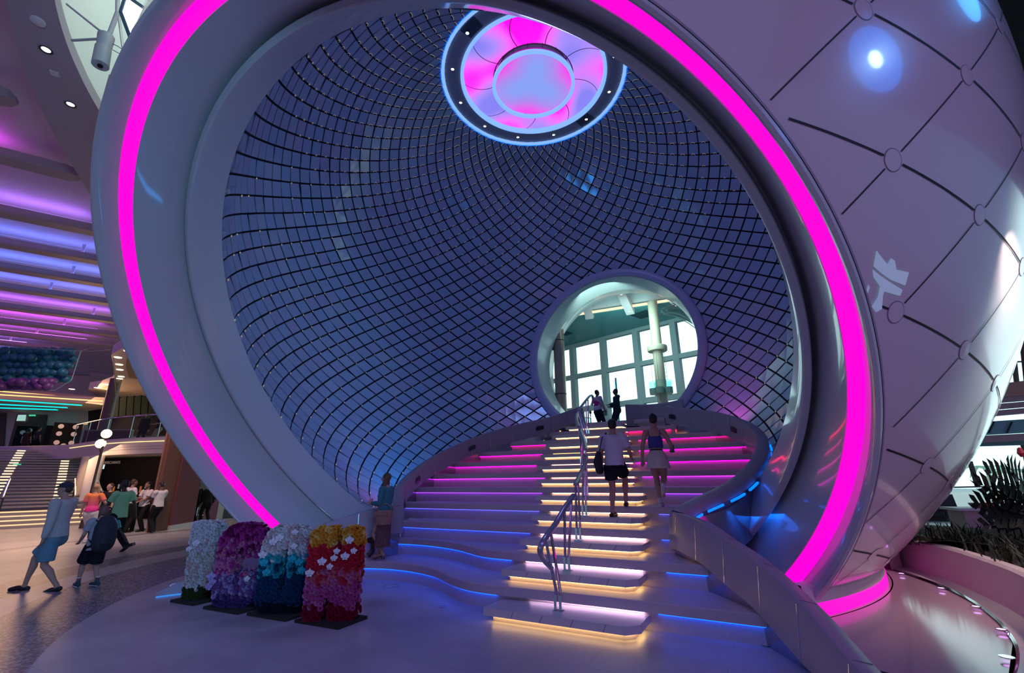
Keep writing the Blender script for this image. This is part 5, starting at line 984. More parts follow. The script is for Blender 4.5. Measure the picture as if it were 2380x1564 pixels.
def person(label, loc, face, H, ankL=(-.1, 0, 0), ankR=(.1, 0, 0), wrL=None, wrR=None, lean=0.0, skin_c='fair', top=None, sleeve='short', top_hem=0.50, bottom='trousers', bot=None, hair=None, hair_kind='short', shoe=SHOEB, head_yaw=0.0, head_pitch=0.0, vox=0.014, fem=False, hip_h=0.515, loose=1.0, bot_len=None, heel=0.0, footyaw=(0.12, -0.12), kneeout=0.0, group=None, beard=None, elbL=None, elbR=None, tiptoe=(0, 0), twist=0.0):
    """local axes: +y is the way the person faces, +x their right"""
    t = thing('person', label, 'person', loc, face, group); k = H
    def V(x, y, z): return Vector((x*k, y*k, z*k))
    zh = hip_h; L = math.sin(lean); Cl = math.cos(lean)
    def up(x, y, z): dz = z - zh; return V(x*cos(twist) - y*sin(twist), (y*cos(twist) + x*sin(twist))*Cl + dz*L, zh + dz*Cl - y*L*0.3)
    sh, hp = (0.098 if fem else 0.112), 0.052
    legl1, legl2, al1, al2 = 0.250*k, 0.245*k, 0.170*k, 0.150*k
    J = {}
    for s, nm, an in ((-1, 'L', ankL), (1, 'R', ankR)):
        hipj = V(hp*s, 0, zh - 0.01); ank = V(*an) + Vector((0, 0, (0.045 + heel)*k)); kn, ank = ik(hipj, ank, legl1, legl2, (kneeout*s, 1, 0.05)); J['hip' + nm], J['knee' + nm], J['ank' + nm] = hipj, kn, ank
    wd_ = {'L': wrL or (-0.155, 0.03, 0.47), 'R': wrR or (0.155, 0.03, 0.47)}
    for s, nm, el in ((-1, 'L', elbL), (1, 'R', elbR)):
        shj = up(sh*s, -0.005, 0.805); wr = V(*wd_[nm]); e, wr = ik(shj, wr, al1, al2, el or (0.35*s, -1, -0.2)); J['sh' + nm], J['el' + nm], J['wr' + nm] = shj, e, wr
    b = MB(); cap = b.capsule
    wa, ch, pe = (0.060, 0.072, 0.084) if fem else (0.074, 0.088, 0.080)
    cap([up(0, 0, zh - 0.03), up(0, 0.002, zh + 0.03), up(0, 0.004, 0.60), up(0, 0.002, 0.68), up(0, 0.004, 0.745), up(0, -0.004, 0.795), up(0, -0.006, 0.825)], [(pe*k*.92, .058*k), (pe*k, .062*k), (wa*k, .050*k), (wa*1.08*k, .056*k), (ch*k, .064*k), (ch*k, .055*k), (.052*k, .036*k)], 16)
    if fem:
        for s in (-1, 1): b.ell(up(0.036*s, 0.052, 0.72), 0.030*k)
    for s in (-1, 1): b.ell(up(sh*s*0.92, -0.004, 0.803), (0.036*k, 0.034*k, 0.034*k)); b.ell(V(0.042*s, -0.022, zh - 0.03), (0.046*k, 0.046*k, 0.055*k))
    hy = Matrix.Rotation(head_yaw, 3, 'Z') @ Matrix.Rotation(head_pitch, 3, 'X'); nk = up(0, 0.0, 0.845); hc = up(0, 0.016, 0.932)
    def hd(x, y, z): return hc + hy @ Vector((x*k, y*k, z*k))
    cap([up(0, -0.004, 0.81), nk, hd(0, -0.010, -0.035)], [.033*k, .030*k, .032*k])
    b.ell(hd(0, -0.008, 0.016), (0.0435*k, 0.055*k, 0.052*k), rot=hy); cap([hd(0, 0.010, -0.022), hd(0, 0.020, -0.048)], [(.036*k, .036*k), (.024*k, .022*k)])
    b.ell(hd(0, 0.022, 0.0), (0.033*k, 0.030*k, 0.040*k), rot=hy)
    cap([hd(0, 0.048, 0.006), hd(0, 0.059, -0.012)], [.006*k, .0095*k], 8); b.ell(hd(0, 0.045, -0.030), (0.015*k, 0.007*k, 0.0045*k), rot=hy); b.ell(hd(0, 0.040, -0.050), (0.014*k, 0.010*k, 0.008*k), rot=hy)
    for s in (-1, 1): b.ell(hd(0.0445*s, -0.004, -0.004), (0.006*k, 0.012*k, 0.019*k), rot=hy); b.ell(hd(0.018*s, 0.046, 0.014), (0.012*k, 0.006*k, 0.005*k), rot=hy)
    fg = {}
    for n_, (s, nm) in enumerate(((-1, 'L'), (1, 'R'))):
        h, kn, an = J['hip' + nm], J['knee' + nm], J['ank' + nm]; calf = kn.lerp(an, 0.32) + (kn - an).cross(Vector((1, 0, 0))).normalized()*(-0.010*k if (kn-an).cross(Vector((1,0,0))).y < 0 else 0.010*k)*-1
        cap([h, h.lerp(kn, 0.35), h.lerp(kn, 0.8), kn, calf, kn.lerp(an, 0.72), an], [.053*k, .050*k, .036*k, .031*k, .033*k, .022*k, .020*k], 14)
        fy = footyaw[n_]; fd = Vector((sin(fy), cos(fy), 0)); hz = tiptoe[n_]; toe = an + fd*(0.098*k*cos(hz)) - Vector((0, 0, (0.030 + heel)*k + 0.098*k*sin(hz))); hl = an - fd*(0.028*k) - Vector((0, 0, (0.026)*k*cos(hz) - 0.028*k*sin(hz)))
        fg[nm] = (hl, an, toe, fd); cap([hl, an - Vector((0, 0, .018*k)), toe], [.019*k, .021*k, .017*k])
        s_, e, w = J['sh' + nm], J['el' + nm], J['wr' + nm]; cap([s_, s_.lerp(e, 0.4), e, e.lerp(w, 0.3), w], [.031*k, .028*k, .022*k, .0225*k, .0150*k], 12)
        ad = (w - e).normalized(); sd_ = ad.cross(Vector((0, 1, 0.3))); sd_ = sd_.normalized() if sd_.length > .1 else Vector((1, 0, 0)); pn = ad.cross(sd_)
        pm = w + ad*0.030*k; cap([w, pm, w + ad*0.050*k], [(.014*k, .011*k), (.020*k, .010*k), (.021*k, .009*k)], 10, ref=pn)
        curl = (Vector((0, 0, 0.0)) - pn if pn.y < 0 else pn); fr_ = 0.0052*k
        for f, (o, ln) in enumerate(((-0.0155, .036), (-0.005, .041), (0.0055, .038), (0.0155, .030))):
            r0 = w + ad*0.050*k + sd_*(o*k); cap([r0, r0 + ad*(ln*.5*k) + curl*(.005*k), r0 + ad*(ln*.85*k) + curl*(.017*k)], [fr_, fr_*.95, fr_*.85], 7)
        tsd = sd_ if (sd_.dot(Vector((0, 1, 0))) > 0) else -sd_; r0 = w + ad*0.018*k + tsd*(0.014*k); cap([r0, r0 + ad*.018*k + tsd*.014*k, r0 + ad*.036*k + tsd*.016*k + curl*.006*k], [fr_*1.25, fr_*1.1, fr_*.9], 7)
    body = skin(b, 'body', SK[skin_c], t, vox, 2)
    cv = max(vox, 0.013); cl = 0.011*loose + 0.006
    if bot is not None:
        q = MB(); c2 = q.capsule
        if bottom in ('trousers', 'shorts', 'briefshorts'):
            q.capsule([up(0, 0, zh + 0.055), up(0, 0, zh + 0.02), V(0, -0.004, zh - 0.04)], [((wa + .012)*k + cl, .056*k + cl), (pe*k + cl, .062*k + cl), (pe*k*.96 + cl, .062*k + cl)], 16)
            for s, nm in ((-1, 'L'), (1, 'R')):
                h, kn, an = J['hip' + nm], J['knee' + nm], J['ank' + nm]; q.ell(V(0.042*s, -0.022, zh - 0.03), (0.047*k + cl, 0.047*k + cl, 0.056*k + cl))
                if bottom == 'trousers': c2([h, h.lerp(kn, .4), kn, kn.lerp(an, .5), an + Vector((0, 0, .0))], [.054*k + cl, .052*k + cl, .036*k + cl, .034*k + cl, .028*k + cl], 14)
                else:
                    f = bot_len or (0.72 if bottom == 'shorts' else 0.42); e = h.lerp(kn, f); q.tube([h, h.lerp(kn, f*.5), e], [.055*k + cl, .054*k + cl*1.2, .048*k + cl*1.6], 16)
            skin(q, 'trousers' if bottom == 'trousers' else 'shorts', bot, t, cv, 3)
        else:
            f0 = bot_len or 0.16; mid = (J['ankL'] + J['ankR'])/2; N = 9; secs = []
            for i in range(N + 1):
                f = i/N; z = (zh + 0.085)*(1-f) + f0*f; ct = up(0, 0, zh + 0.085).lerp(Vector((mid.x*(0.5 if bottom == 'skirt' else 1), mid.y*(0.5 if bottom == 'skirt' else 1), f0*k)), f); rx = wa*1.04 + (pe*1.1 - wa*1.04)*min(1, f*3.2) + (0.012 if bottom == 'longskirt' else 0.03)*f; ry = 0.052 + .018*min(1, f*3) + (0.01 if bottom == 'longskirt' else 0.028)*f
                secs.append([Vector((ct.x + (rx*k + .008)*(1 + .05*f*sin(a*7 + f))*cos(a), ct.y - 0.008*k*min(1, f*3) + (ry*k + .01)*(1 + .07*f*sin(a*9))*sin(a), z*k)) for a in [2*pi*j/56 for j in range(56)]])
            q.loft(secs, caps=False); q.build('skirt', bot, t, world=False, ang=2)
    if top is not None:
        q = MB(); hz = top_hem; pts = [up(0, 0, hz), up(0, 0.002, hz + 0.05), up(0, 0.003, 0.62), up(0, 0.004, 0.70), up(0, 0.004, 0.755), up(0, -0.004, 0.80), up(0, -0.006, 0.832)]
        rr = [(pe*k + cl*1.25 + .020, .072*k + cl*1.25 + .020), (pe*k + cl*1.1 + .016, .068*k + cl*1.15 + .016), (wa*1.08*k + cl*1.5, .055*k + cl*1.6), (ch*k + cl, .063*k + cl), (ch*k*1.02 + cl, .064*k + cl), (ch*k + cl, .054*k + cl), (.050*k + cl*.3, .036*k + cl*.3)]
        if sleeve == 'none': pts, rr = pts[2:4] + [up(0, 0.008, 0.742)], rr[2:4] + [(ch*k*.98 + cl*.6, .060*k + cl)]
        q.tube(pts, rr, 18, (0, 1, 0))
        if sleeve == 'none':
            for s in (-1, 1): q.tube([up(.058*s, -.050, .735), up(.062*s, -.030, .80), up(.066*s, 0, .838), up(.06*s, .035, .80), up(.05*s, .07, .74)], .007*k, 7)
        if fem:
            for s in (-1, 1): q.ell(up(0.036*s, 0.052, 0.72), 0.030*k + cl)
        if sleeve != 'none':
            for s, nm in ((-1, 'L'), (1, 'R')):
                s_, e, w = J['sh' + nm], J['el' + nm], J['wr' + nm]; q.ell(up(sh*s*0.92, -0.004, 0.803), 0.036*k + cl*.8)
                if sleeve == 'short': q.tube([s_, s_.lerp(e, .4), s_.lerp(e, .70)], [.034*k + cl, .032*k + cl*.95, .029*k + cl*1.15], 14)
                elif sleeve == 'cap': q.tube([s_, s_.lerp(e, .3), s_.lerp(e, .5)], [.034*k + cl, .032*k + cl, .030*k + cl*1.2], 14)
                else: q.capsule([s_, s_.lerp(e, .5), e, e.lerp(w, .5), w.lerp(e, .06)], [.033*k + cl, .030*k + cl, .024*k + cl, .021*k + cl, .016*k + cl*.8], 14)
        else:
            pass
        skin(q, 'top', top, t, cv, 3)
    if shoe is not None:
        for nm in 'LR':
            hl, an, toe, fd = fg[nm]; q = MB(); dz = Vector((0, 0, .004*k)); q.capsule([hl - dz, an - Vector((0, 0, .024*k)) - dz, an.lerp(toe, .55) - dz, toe + fd*.010*k - dz*0], [.0235*k, .0245*k, .0235*k, .019*k]); sho = skin(q, 'shoe', shoe, t, max(.010, vox*.8), 2)
    if hair is not None:
        q = MB()
        if hair_kind in ('short', 'bun', 'bald'):
            q.ell(hd(0, -0.016, 0.026), (0.0475*k, 0.053*k, 0.050*k), rot=hy); q.ell(hd(0, -0.030, -0.004), (0.043*k, 0.036*k, 0.036*k), rot=hy)
            if hair_kind == 'bun': q.ell(hd(0, -0.055, 0.055), 0.024*k)
        elif hair_kind == 'bob':
            q.ell(hd(0, -0.012, 0.020), (0.055*k, 0.060*k, 0.056*k), rot=hy); q.capsule([hd(0, -0.030, 0.0), hd(0, -0.030, -0.028)], [(.052*k, .042*k), (.050*k, .040*k)]); 
        elif hair_kind == 'long':
            q.ell(hd(0, -0.014, 0.022), (0.050*k, 0.057*k, 0.052*k), rot=hy)
            for s in (-1, 0, 1): q.capsule([hd(0.030*s, -0.030 + .012*abs(s), 0.02), hd(0.040*s, -0.026 + .02*abs(s), -0.05), hd(0.044*s, -0.022 + .026*abs(s), -0.12), hd(0.040*s, -0.020 + .030*abs(s), -0.165)], [.026*k, .026*k, .024*k, .012*k])
        skin(q, 'hair', hair, t, max(.010, vox*.8), 2)
    if vox < 0.0135:
        for s in (-1, 1): q = MB(); q.ell(hd(0.0175*s, 0.0475, 0.006), (0.0065*k, 0.0035*k, 0.0038*k), 10, 6, hy); q.build('eye', BLACK, t, world=False)
    if beard is not None: q = MB(); q.ell(hd(0, 0.024, -0.040), (0.032*k, 0.030*k, 0.024*k), rot=hy); q.ell(hd(0, 0.046, -0.021), (0.016*k, 0.010*k, 0.005*k), rot=hy); skin(q, 'beard', beard, t, .010, 1)
    t['h'] = H; del t['h']
    return t, J, hd, up, V
HB, HD, HL, HG = mat('hair_brown', (0.06, 0.032, 0.02), 0.6), mat('hair_black', (0.012, 0.010, 0.010), 0.5), mat('hair_blonde', (0.42, 0.27, 0.14), 0.55), mat('hair_light_brown', (0.10, 0.055, 0.035), 0.55)
def lpart(mb, name, m, t, **k): return mb.build(name, m, t, world=False, **k)
LEFT = radians(90)
# man in cap walking left
t, J, hd, up, V = person('man in dark cap, pale long-sleeved sweater and blue shorts striding left', (-7.95, 8.60, 0), radians(98), 1.74, ankL=(-.06, -0.17, 0.0), ankR=(.05, 0.19, 0), wrL=(-.17, -0.02, .47), wrR=(.14, 0.10, .475), lean=0.03, hip_h=0.488, skin_c='fair', top=cloth('sweater_pale', (0.42, 0.44, 0.42)), sleeve='long', top_hem=0.475, bottom='shorts', bot=cloth('shorts_blue', (0.12, 0.26, 0.33)), hair=HB, head_yaw=0.35, vox=0.0095, loose=1.5, bot_len=0.86, tiptoe=(0.25, 0))
capm = mat('cap_navy', (0.02, 0.03, 0.045), 0.7); k = 1.74
q = MB(); q.ell(hd(0, -0.006, 0.034), (0.0520*k, 0.061*k, 0.040*k)); c_ = skin(q, 'cap', capm, t, 0.010, 1)
q = MB(); q.loft([[hd(x*.046, 0.040 + y*.052*(1 - .35*x*x), 0.036 - 0.014*y - .010*x*x) for x in [i/5 - 1 for i in range(11)]] for y in (0, .5, 1)], closed=False); lpart(q, 'cap_peak', capm, t)
q = MB()
for s in (-1, 1): q.tube([up(.02 + .016*s + .016*cos(a), .085, .70 + .012*sin(a)) for a in [2*pi*j/12 for j in range(12)]], .003, 5, closed=True)
lpart(q, 'sunglasses', BLACK, t)
q = MB(); q.box(J['wrR'] + Vector((0.0, 0.045, -0.075)), (0.02, 0.075, 0.15)); tag(q.build('mobile_phone', BLACK, smooth=False), 'black phone held low in the hand of the man in the cap', 'phone'); ph = bpy.data.objects['mobile_phone']; ph.matrix_world = Matrix.Translation(t.location) @ Matrix.Rotation(radians(98), 4, 'Z')
# boy with rucksack
t, J, hd, up, V = person('boy with brown hair, grey tee, black shorts and a big dark rucksack walking left', (-7.42, 8.86, 0), radians(62), 1.33, ankL=(-.05, 0.13, 0), ankR=(.06, -0.10, 0.01), wrL=(-.13, 0.16, .55), wrR=(.17, 0.05, .52), lean=0.06, top=cloth('tee_grey_blue', (0.36, 0.38, 0.42)), sleeve='short', top_hem=0.44, bottom='shorts', bot=cloth('shorts_black', (0.012, 0.013, 0.018)), hair=mat('hair_ash', (0.17, 0.085, 0.06), 0.55), hair_kind='bob', head_yaw=0.0, vox=0.0095, loose=1.5, bot_len=0.95, shoe=None)
k = 1.33; RK = mat('rucksack_black', (0.014, 0.020, 0.028), 0.7, bump=0.3, bscale=10)
q = MB(); q.capsule([up(0, -0.165, .50), up(0, -0.175, .60), up(0, -0.16, .74), up(0, -0.14, .815)], [(.125*k, .085*k), (.135*k, .095*k), (.125*k, .085*k), (.09*k, .06*k)], 18); rk = skin(q, 'rucksack', RK, t, 0.014, 3)
q = MB(); q.capsule([up(0, -0.265, .53), up(0, -0.262, .65)], [(.08*k, .02*k), (.075*k, .022*k)]); r2 = skin(q, 'rucksack_pocket', RK, t, 0.012, 2)
for s in (-1, 1): q = MB(); q.tube([up(.075*s, -0.10, .80), up(.075*s, 0.03, .835), up(.08*s, 0.085, .74), up(.09*s, 0.04, .60), up(.10*s, -0.10, .54)], (.014*k, .006*k), 8); lpart(q, 'rucksack_strap', RK, t)
TRN, TRW = mat('trainer_dark_teal', (0.02, 0.06, 0.08), 0.5), mat('trainer_white', (0.6, 0.6, 0.62), 0.5)
for nm, fy in (('L', 0.12), ('R', -0.12)):
    a = J['ank' + nm]; fd = Vector((sin(fy), cos(fy), 0)); q = MB(); q.capsule([a - fd*.035*k - Vector((0, 0, .020*k)), a + fd*.03*k - Vector((0, 0, .018*k)), a + fd*.115*k - Vector((0, 0, .026*k))], [.028*k, .030*k, .023*k]); q.capsule([a + Vector((0, 0, .022*k)), a - Vector((0, 0, .02*k))], [.027*k, .027*k]); sh_ = skin(q, 'trainer', TRN, t, 0.009, 2)
    q = MB(); q.capsule([a - fd*.04*k - Vector((0, 0, .040*k)), a + fd*.12*k - Vector((0, 0, .042*k))], [(.031*k, .008*k), (.027*k, .008*k)], ref=(0, 0, 1)); s2 = lpart(q, 'trainer_sole', TRW, t)
    for z, m_ in ((.048, mat('trainer_red', (0.25, 0.02, 0.05), 0.6)), (.060, TRW)): q = MB(); q.tube([a + Vector((0, 0, z*k - .008)), a + Vector((0, 0, z*k + .012))], .0255*k, 14); lpart(q, 'sock_band', m_, t)
# cleaner with cordless vacuum
t, J, hd, up, V = person('man in mint green polo walking left with a cordless vacuum', (-10.55, 13.1, 0), radians(75), 1.80, ankL=(-.05, 0.14, 0), ankR=(.05, -0.20, 0.035), hip_h=0.50, wrL=(-.13, 0.20, .60), wrR=(.19, -0.06, .50), lean=0.05, skin_c='dark', top=cloth('polo_mint', (0.30, 0.62, 0.36)), sleeve='short', top_hem=0.46, bottom='trousers', bot=cloth('trousers_black', (0.012, 0.012, 0.014)), hair=HD, head_yaw=0.3, vox=0.013, loose=1.6, tiptoe=(0, 0.7), beard=HD)
vt = thing('cordless_vacuum', 'black and teal cordless stick vacuum held by the man in mint green', 'vacuum cleaner', tuple(onY(292, 1215, 13.0)))
q = MB(); q.capsule([onY(256, 1192, 13.0), onY(268, 1204, 13.0)], [0.09, 0.08]); q.build('motor_body', DARK, vt); q = MB(); q.tube([onY(270, 1206, 13.0), onY(277, 1228, 13.0)], [0.075, 0.05], 14); q.build('teal_canister', mat('canister_teal', (0.02, 0.30, 0.30), 0.4), vt)
q = MB(); q.tube([onY(276, 1226, 13.0), onY(296, 1262, 12.95)], 0.022, 10); q.build('tube', DARK, vt); q = MB(); q.bar(onY(290, 1271, 12.9), onY(311, 1264, 12.9), 0.11, 0.07); q.build('floor_head', BLACK, vt, smooth=False); q = MB(); q.tube([onY(248, 1186, 13.0), onY(255, 1179, 13.0), onY(266, 1187, 13.0), onY(268, 1198, 13.0)], 0.018, 8); q.build('handle', BLACK, vt)
# group by the shop
def gp(px, d): o = onY(px, 1200, d); return (o.x, o.y, 0)
GRP = 'crew officers in white shirts and black trousers'
OFW, OFB = cloth('uniform_white', (0.66, 0.62, 0.64)), cloth('uniform_black', (0.010, 0.010, 0.012))
ombre = mat('ombre_orange_pink', (0.8, 0.2, 0.1), 0.75); nt = ombre.node_tree; tc = nt.nodes.new('ShaderNodeTexCoord'); sx = nt.nodes.new('ShaderNodeSeparateXYZ'); cr = nt.nodes.new('ShaderNodeValToRGB'); mr = nt.nodes.new('ShaderNodeMapRange'); mr.inputs[1].default_value = 0.95; mr.inputs[2].default_value = 1.4
cr.color_ramp.elements[0].color = (0.80, 0.02, 0.28, 1); cr.color_ramp.elements[1].color = (0.85, 0.25, 0.05, 1); nt.links.new(tc.outputs['Object'], sx.inputs[0]); nt.links.new(sx.outputs[2], mr.inputs[0]); nt.links.new(mr.outputs[0], cr.inputs[0]); nt.links.new(cr.outputs[0], nt.nodes['Principled BSDF'].inputs['Base Color'])
person('blonde woman in orange-to-pink top and white trousers seen from behind', gp(209, 15.2), radians(20), 1.70, ankL=(-.05, 0.08, 0), ankR=(.06, -0.12, 0.01), wrR=(.20, 0.12, .60), top=ombre, sleeve='short', top_hem=0.52, bottom='trousers', bot=cloth('trousers_white', (0.68, 0.60, 0.58)), hair=HL, hair_kind='long', shoe=mat('shoe_white', (0.6, 0.55, 0.55), 0.5), fem=True, head_yaw=-0.2)
person('man in black shirt facing us behind the woman in orange', gp(241, 16.8), radians(170), 1.72, top=cloth('shirt_black', (0.012, 0.012, 0.016)), sleeve='short', bottom='trousers', bot=OFB, hair=HB, skin_c='fair', loose=1.4)
t, J, hd, up, V = person('officer with his back to us, leftmost of three in white shirts', gp(291, 18.0), radians(-25), 1.86, wrL=(-.17, 0.05, .50), wrR=(.12, 0.17, .62), top=OFW, sleeve='short', top_hem=0.50, bottom='trousers', bot=OFB, hair=HB, skin_c='tan', group=GRP, loose=1.4, lean=0.03)
t, J, hd, up, V = person('bearded officer facing us with epaulettes and lanyard, middle of three', gp(330, 18.4), radians(168), 1.76, ankL=(-.07, 0, 0), ankR=(.16, 0.03, 0), wrL=(-.05, 0.20, .60), wrR=(.05, 0.20, .60), top=OFW, sleeve='short', top_hem=0.50, bottom='trousers', bot=OFB, hair=HD, skin_c='tan', head_pitch=-0.35, group=GRP, loose=1.4, beard=HB)
for s in (-1, 1): q = MB(); q.box(up(.075*s, 0, .842), (.10, .05, .012)); lpart(q, 'epaulette', mat('epaulette_black_gold', (0.10, 0.07, 0.02), 0.5), t, smooth=False)
q = MB(); q.tube([up(-.03, .05, .83), up(-.01, .085, .74), up(0, .085, .66), up(.01, .085, .74), up(.03, .05, .83)], .006, 6); lpart(q, 'lanyard', DARK, t)
t, J, hd, up, V = person('dark-haired officer in profile facing left, rightmost of three', gp(362, 18.0), radians(75), 1.74, ankL=(-.05, -0.03, 0), ankR=(.05, 0.05, 0), wrL=(-.06, 0.21, .60), wrR=(.08, 0.20, .60), top=OFW, sleeve='short', top_hem=0.50, bottom='trousers', bot=OFB, hair=HD, skin_c='brown', head_pitch=-0.3, group=GRP, loose=1.5)
q = MB(); q.box(onY(345, 1158, 18.05), (0.10, 0.16, 0.015)); tag(q.build('tablet_computer', BLACK, smooth=False), 'dark tablet the officers are looking at together', 'tablet')
# background people
person('dark silhouette of a person standing inside the dim doorway', gp(449, 21.5), radians(80), 1.72, top=OFB, sleeve='long', bottom='trousers', bot=OFB, hair=HD, skin_c='brown', vox=.02)
person('second dark silhouette at the right edge of the dim doorway, beside the ring', gp(477, 21.8), radians(60), 1.70, top=OFB, sleeve='long', bottom='trousers', bot=OFB, hair=HD, skin_c='brown', vox=.02)
def up_at(px, d): o = onY(px, 1000, d); return (o.x, o.y, 3.61)
person('person in black with an orange bag behind the balcony glass', up_at(334, 24.5), radians(190), 1.66, top=OFB, sleeve='long', bottom='trousers', bot=OFB, hair=HB, hair_kind='long', vox=.018, fem=True)
person('person in dark top and tan trousers leaning on the balcony rail by the ring', up_at(369, 24.3), radians(150), 1.66, wrL=(-.05, .2, .62), wrR=(.05, .2, .62), top=OFB, sleeve='short', bottom='trousers', bot=cloth('trousers_tan', (0.35, 0.27, 0.22)), hair=HD, vox=.018)
person('woman in maroon seen from behind at the top of the far stairs', up_at(67, 30.5), radians(20), 1.62, top=cloth('top_maroon', (0.06, 0.02, 0.025)), sleeve='short', bottom='trousers', bot=cloth('top_maroon', (0.06, 0.02, 0.025)), hair=HD, hair_kind='long', vox=.02, fem=True)
person('man in dark grey tee seen from behind at the top of the far stairs', up_at(91, 30.3), radians(-10), 1.70, top=cloth('tee_dark_grey', (0.035, 0.035, 0.045)), sleeve='short', bottom='trousers', bot=OFB, hair=HD, vox=.02)
# woman with a straw bag on the left step
t, J, hd, up, V = person('smiling long-haired woman in teal jacket and long printed skirt holding a drink', tuple(P(-4.42, -1.38, 0.309)), radians(72), 1.54, ankL=(-.03, -0.02, 0.0), ankR=(.03, 0.05, 0.0), wrL=(-.05, 0.16, .64), wrR=(.06, 0.15, .63), skin_c='fair', top=cloth('jacket_teal', (0.045, 0.19, 0.22)), sleeve='long', top_hem=0.54, bottom='longskirt', bot=mat('skirt_print', (0.16, 0.075, 0.075), 0.8, var=0.85, vscale=34), bot_len=0.14, hair=HG, hair_kind='long', fem=True, vox=0.0095, heel=0.035, shoe=None, head_yaw=0.15)
k = 1.54; HM = mat('heel_maroon', (0.20, 0.05, 0.06), 0.4)
for nm in 'LR':
    a = J['ank' + nm]; q = MB(); q.capsule([a - Vector((0, .02*k, .03*k)), a + Vector((0, .05*k, -.05*k)), a + Vector((0, .11*k, -.070*k))], [(.020*k, .010*k), (.022*k, .010*k), (.016*k, .010*k)], ref=(0, 0, 1)); q.tube([a - Vector((0, .028*k, .035*k)), a - Vector((0, .030*k, .078*k))], [.010*k, .005*k], 8); lpart(q, 'heeled_sandal', HM, t)
STRAW = mat('straw_bag', (0.34, 0.17, 0.13), 0.8, var=0.5, vscale=26, bump=0.6, bscale=30)
bg = thing('straw_bag', 'woven brown bucket bag with tassels hanging at the hip of the woman in teal', 'bag', tuple(P(-4.55, -1.28, 0.309) + Vector((0, 0, 0.62))))
q = MB(); q.lathe([(0.0, -0.02), (0.14, 0.0), (0.16, 0.09), (0.155, 0.17), (0.14, 0.23), (0.12, 0.25), (0.11, 0.22)], (0, 0, 0), 28); lpart(q, 'bag_body', STRAW, bg); q = MB(); q.tube([(cos(a)*.135, 0.02, .23 + .13*sin(a)) for a in [pi*i/10 for i in range(11)]], .010, 8); lpart(q, 'bag_handle', STRAW, bg)
for kx in range(7): q = MB(); a = pi*1.05 + kx*0.35; q.tube([(cos(a)*.14, sin(a)*.14, .23), (cos(a)*.175, sin(a)*.175, .15)], [.012, .018], 6); lpart(q, 'tassel', STRAW, bg)
gl = (J['wrL'] + J['wrR'])/2 + Vector((0, .06*k, .03)); wpos = Matrix.Translation(t.location) @ Matrix.Rotation(radians(72), 4, 'Z') @ gl
q = MB(); q.lathe([(0.0, -.05), (0.026, -.05), (0.036, 0.06), (0.034, 0.06), (0.024, -.04), (0, -.04)], wpos, 18); tag(q.build('drinking_glass', mat('pink_drink', (0.75, 0.35, 0.32), 0.2)), 'small glass of pink drink in the hands of the woman in teal', 'glass')
# couple climbing the stairs
t, J, hd, up, V = person('man in white tee and black shorts climbing the stairs with a dark shoulder bag', tuple(P(-3.22, 2.82, 1.082)), radians(-26), 1.66, ankL=(-.045, -0.06, 0.0), ankR=(.06, 0.13, 0.094), wrL=(-.17, .10, .50), wrR=(.15, .17, .585), skin_c='fair', top=cloth('tee_white', (0.56, 0.58, 0.64)), sleeve='short', top_hem=0.50, bottom='briefshorts', bot=cloth('shorts_black', (0.012, 0.013, 0.018)), hair=HD, vox=0.0095, loose=1.4, bot_len=0.62, hip_h=0.525, lean=0.05, shoe=mat('slide_black', (0.012, 0.01, 0.012), 0.5))
k = 1.66; q = MB(); q.capsule([up(-.155, -.05, .63), up(-.165, -.06, .54), up(-.15, -.05, .455)], [(.03*k, .05*k), (.045*k, .085*k), (.04*k, .075*k)], 14); tb_ = skin(q, 'shoulder_bag', mat('bag_black_teal', (0.012, 0.022, 0.024), 0.7), t, 0.012, 3)
q = MB(); q.tube([up(-.145, -.07, .63), up(-.105, -.055, .80), up(-.075, 0.0, .855), up(-.11, .06, .79), up(-.15, .02, .62)], (.010*k, .005*k), 8); lpart(q, 'bag_strap', mat('bag_black_teal', (0.012, 0.022, 0.024)), t)
t, J, hd, up, V = person('woman in blue camisole and cream skirt climbing the stairs on her right foot-step', tuple(P(-3.0, 3.52, 1.236)), radians(-22), 1.57, ankL=(-.01, 0.02, 0.0), ankR=(.045, -0.13, 0.175), wrL=(-.16, .02, .50), wrR=(.15, .16, .60), skin_c='fair', top=cloth('camisole_blue', (0.06, 0.07, 0.28)), sleeve='none', top_hem=0.575, bottom='skirt', bot=cloth('skirt_cream', (0.58, 0.52, 0.44)), bot_len=0.40, hair=HD, hair_kind='bun', fem=True, vox=0.0095, lean=0.04, shoe=mat('trainer_white', (0.6, 0.6, 0.62)), tiptoe=(0, 0.9))
t['label'] = 'woman in blue camisole and cream skirt climbing the stairs, one foot lifted behind'
k = 1.57
for nm in 'LR': a = J['ank' + nm]; q = MB(); q.tube([a + (J['knee' + nm] - a).normalized()*.07, a - Vector((0, 0, .02))], [.025*k, .024*k], 14); lpart(q, 'white_sock', TRW, t)
q = MB(); q.tube([up(0, 0, .578), up(0, 0, .605)], (.066*k + .012, .056*k + .012), 24, (0, 1, 0)); lpart(q, 'black_waistband', BLACK, t)
# the bare upper back above the camisole is skin: trim the top with a low round back
q = MB(); q.box(J['wrR'] + Vector((.02, .05, .03)), (.075, .012, .15), rot=Matrix.Rotation(-0.5, 3, 'X')); ph2 = q.build('mobile_phone', mat('phone_teal', (0.05, 0.12, 0.15), 0.3), smooth=False); ph2.matrix_world = Matrix.Translation(t.location) @ Matrix.Rotation(radians(-22), 4, 'Z'); tag(ph2, 'phone held at the elbow side by the woman in the blue camisole', 'phone')
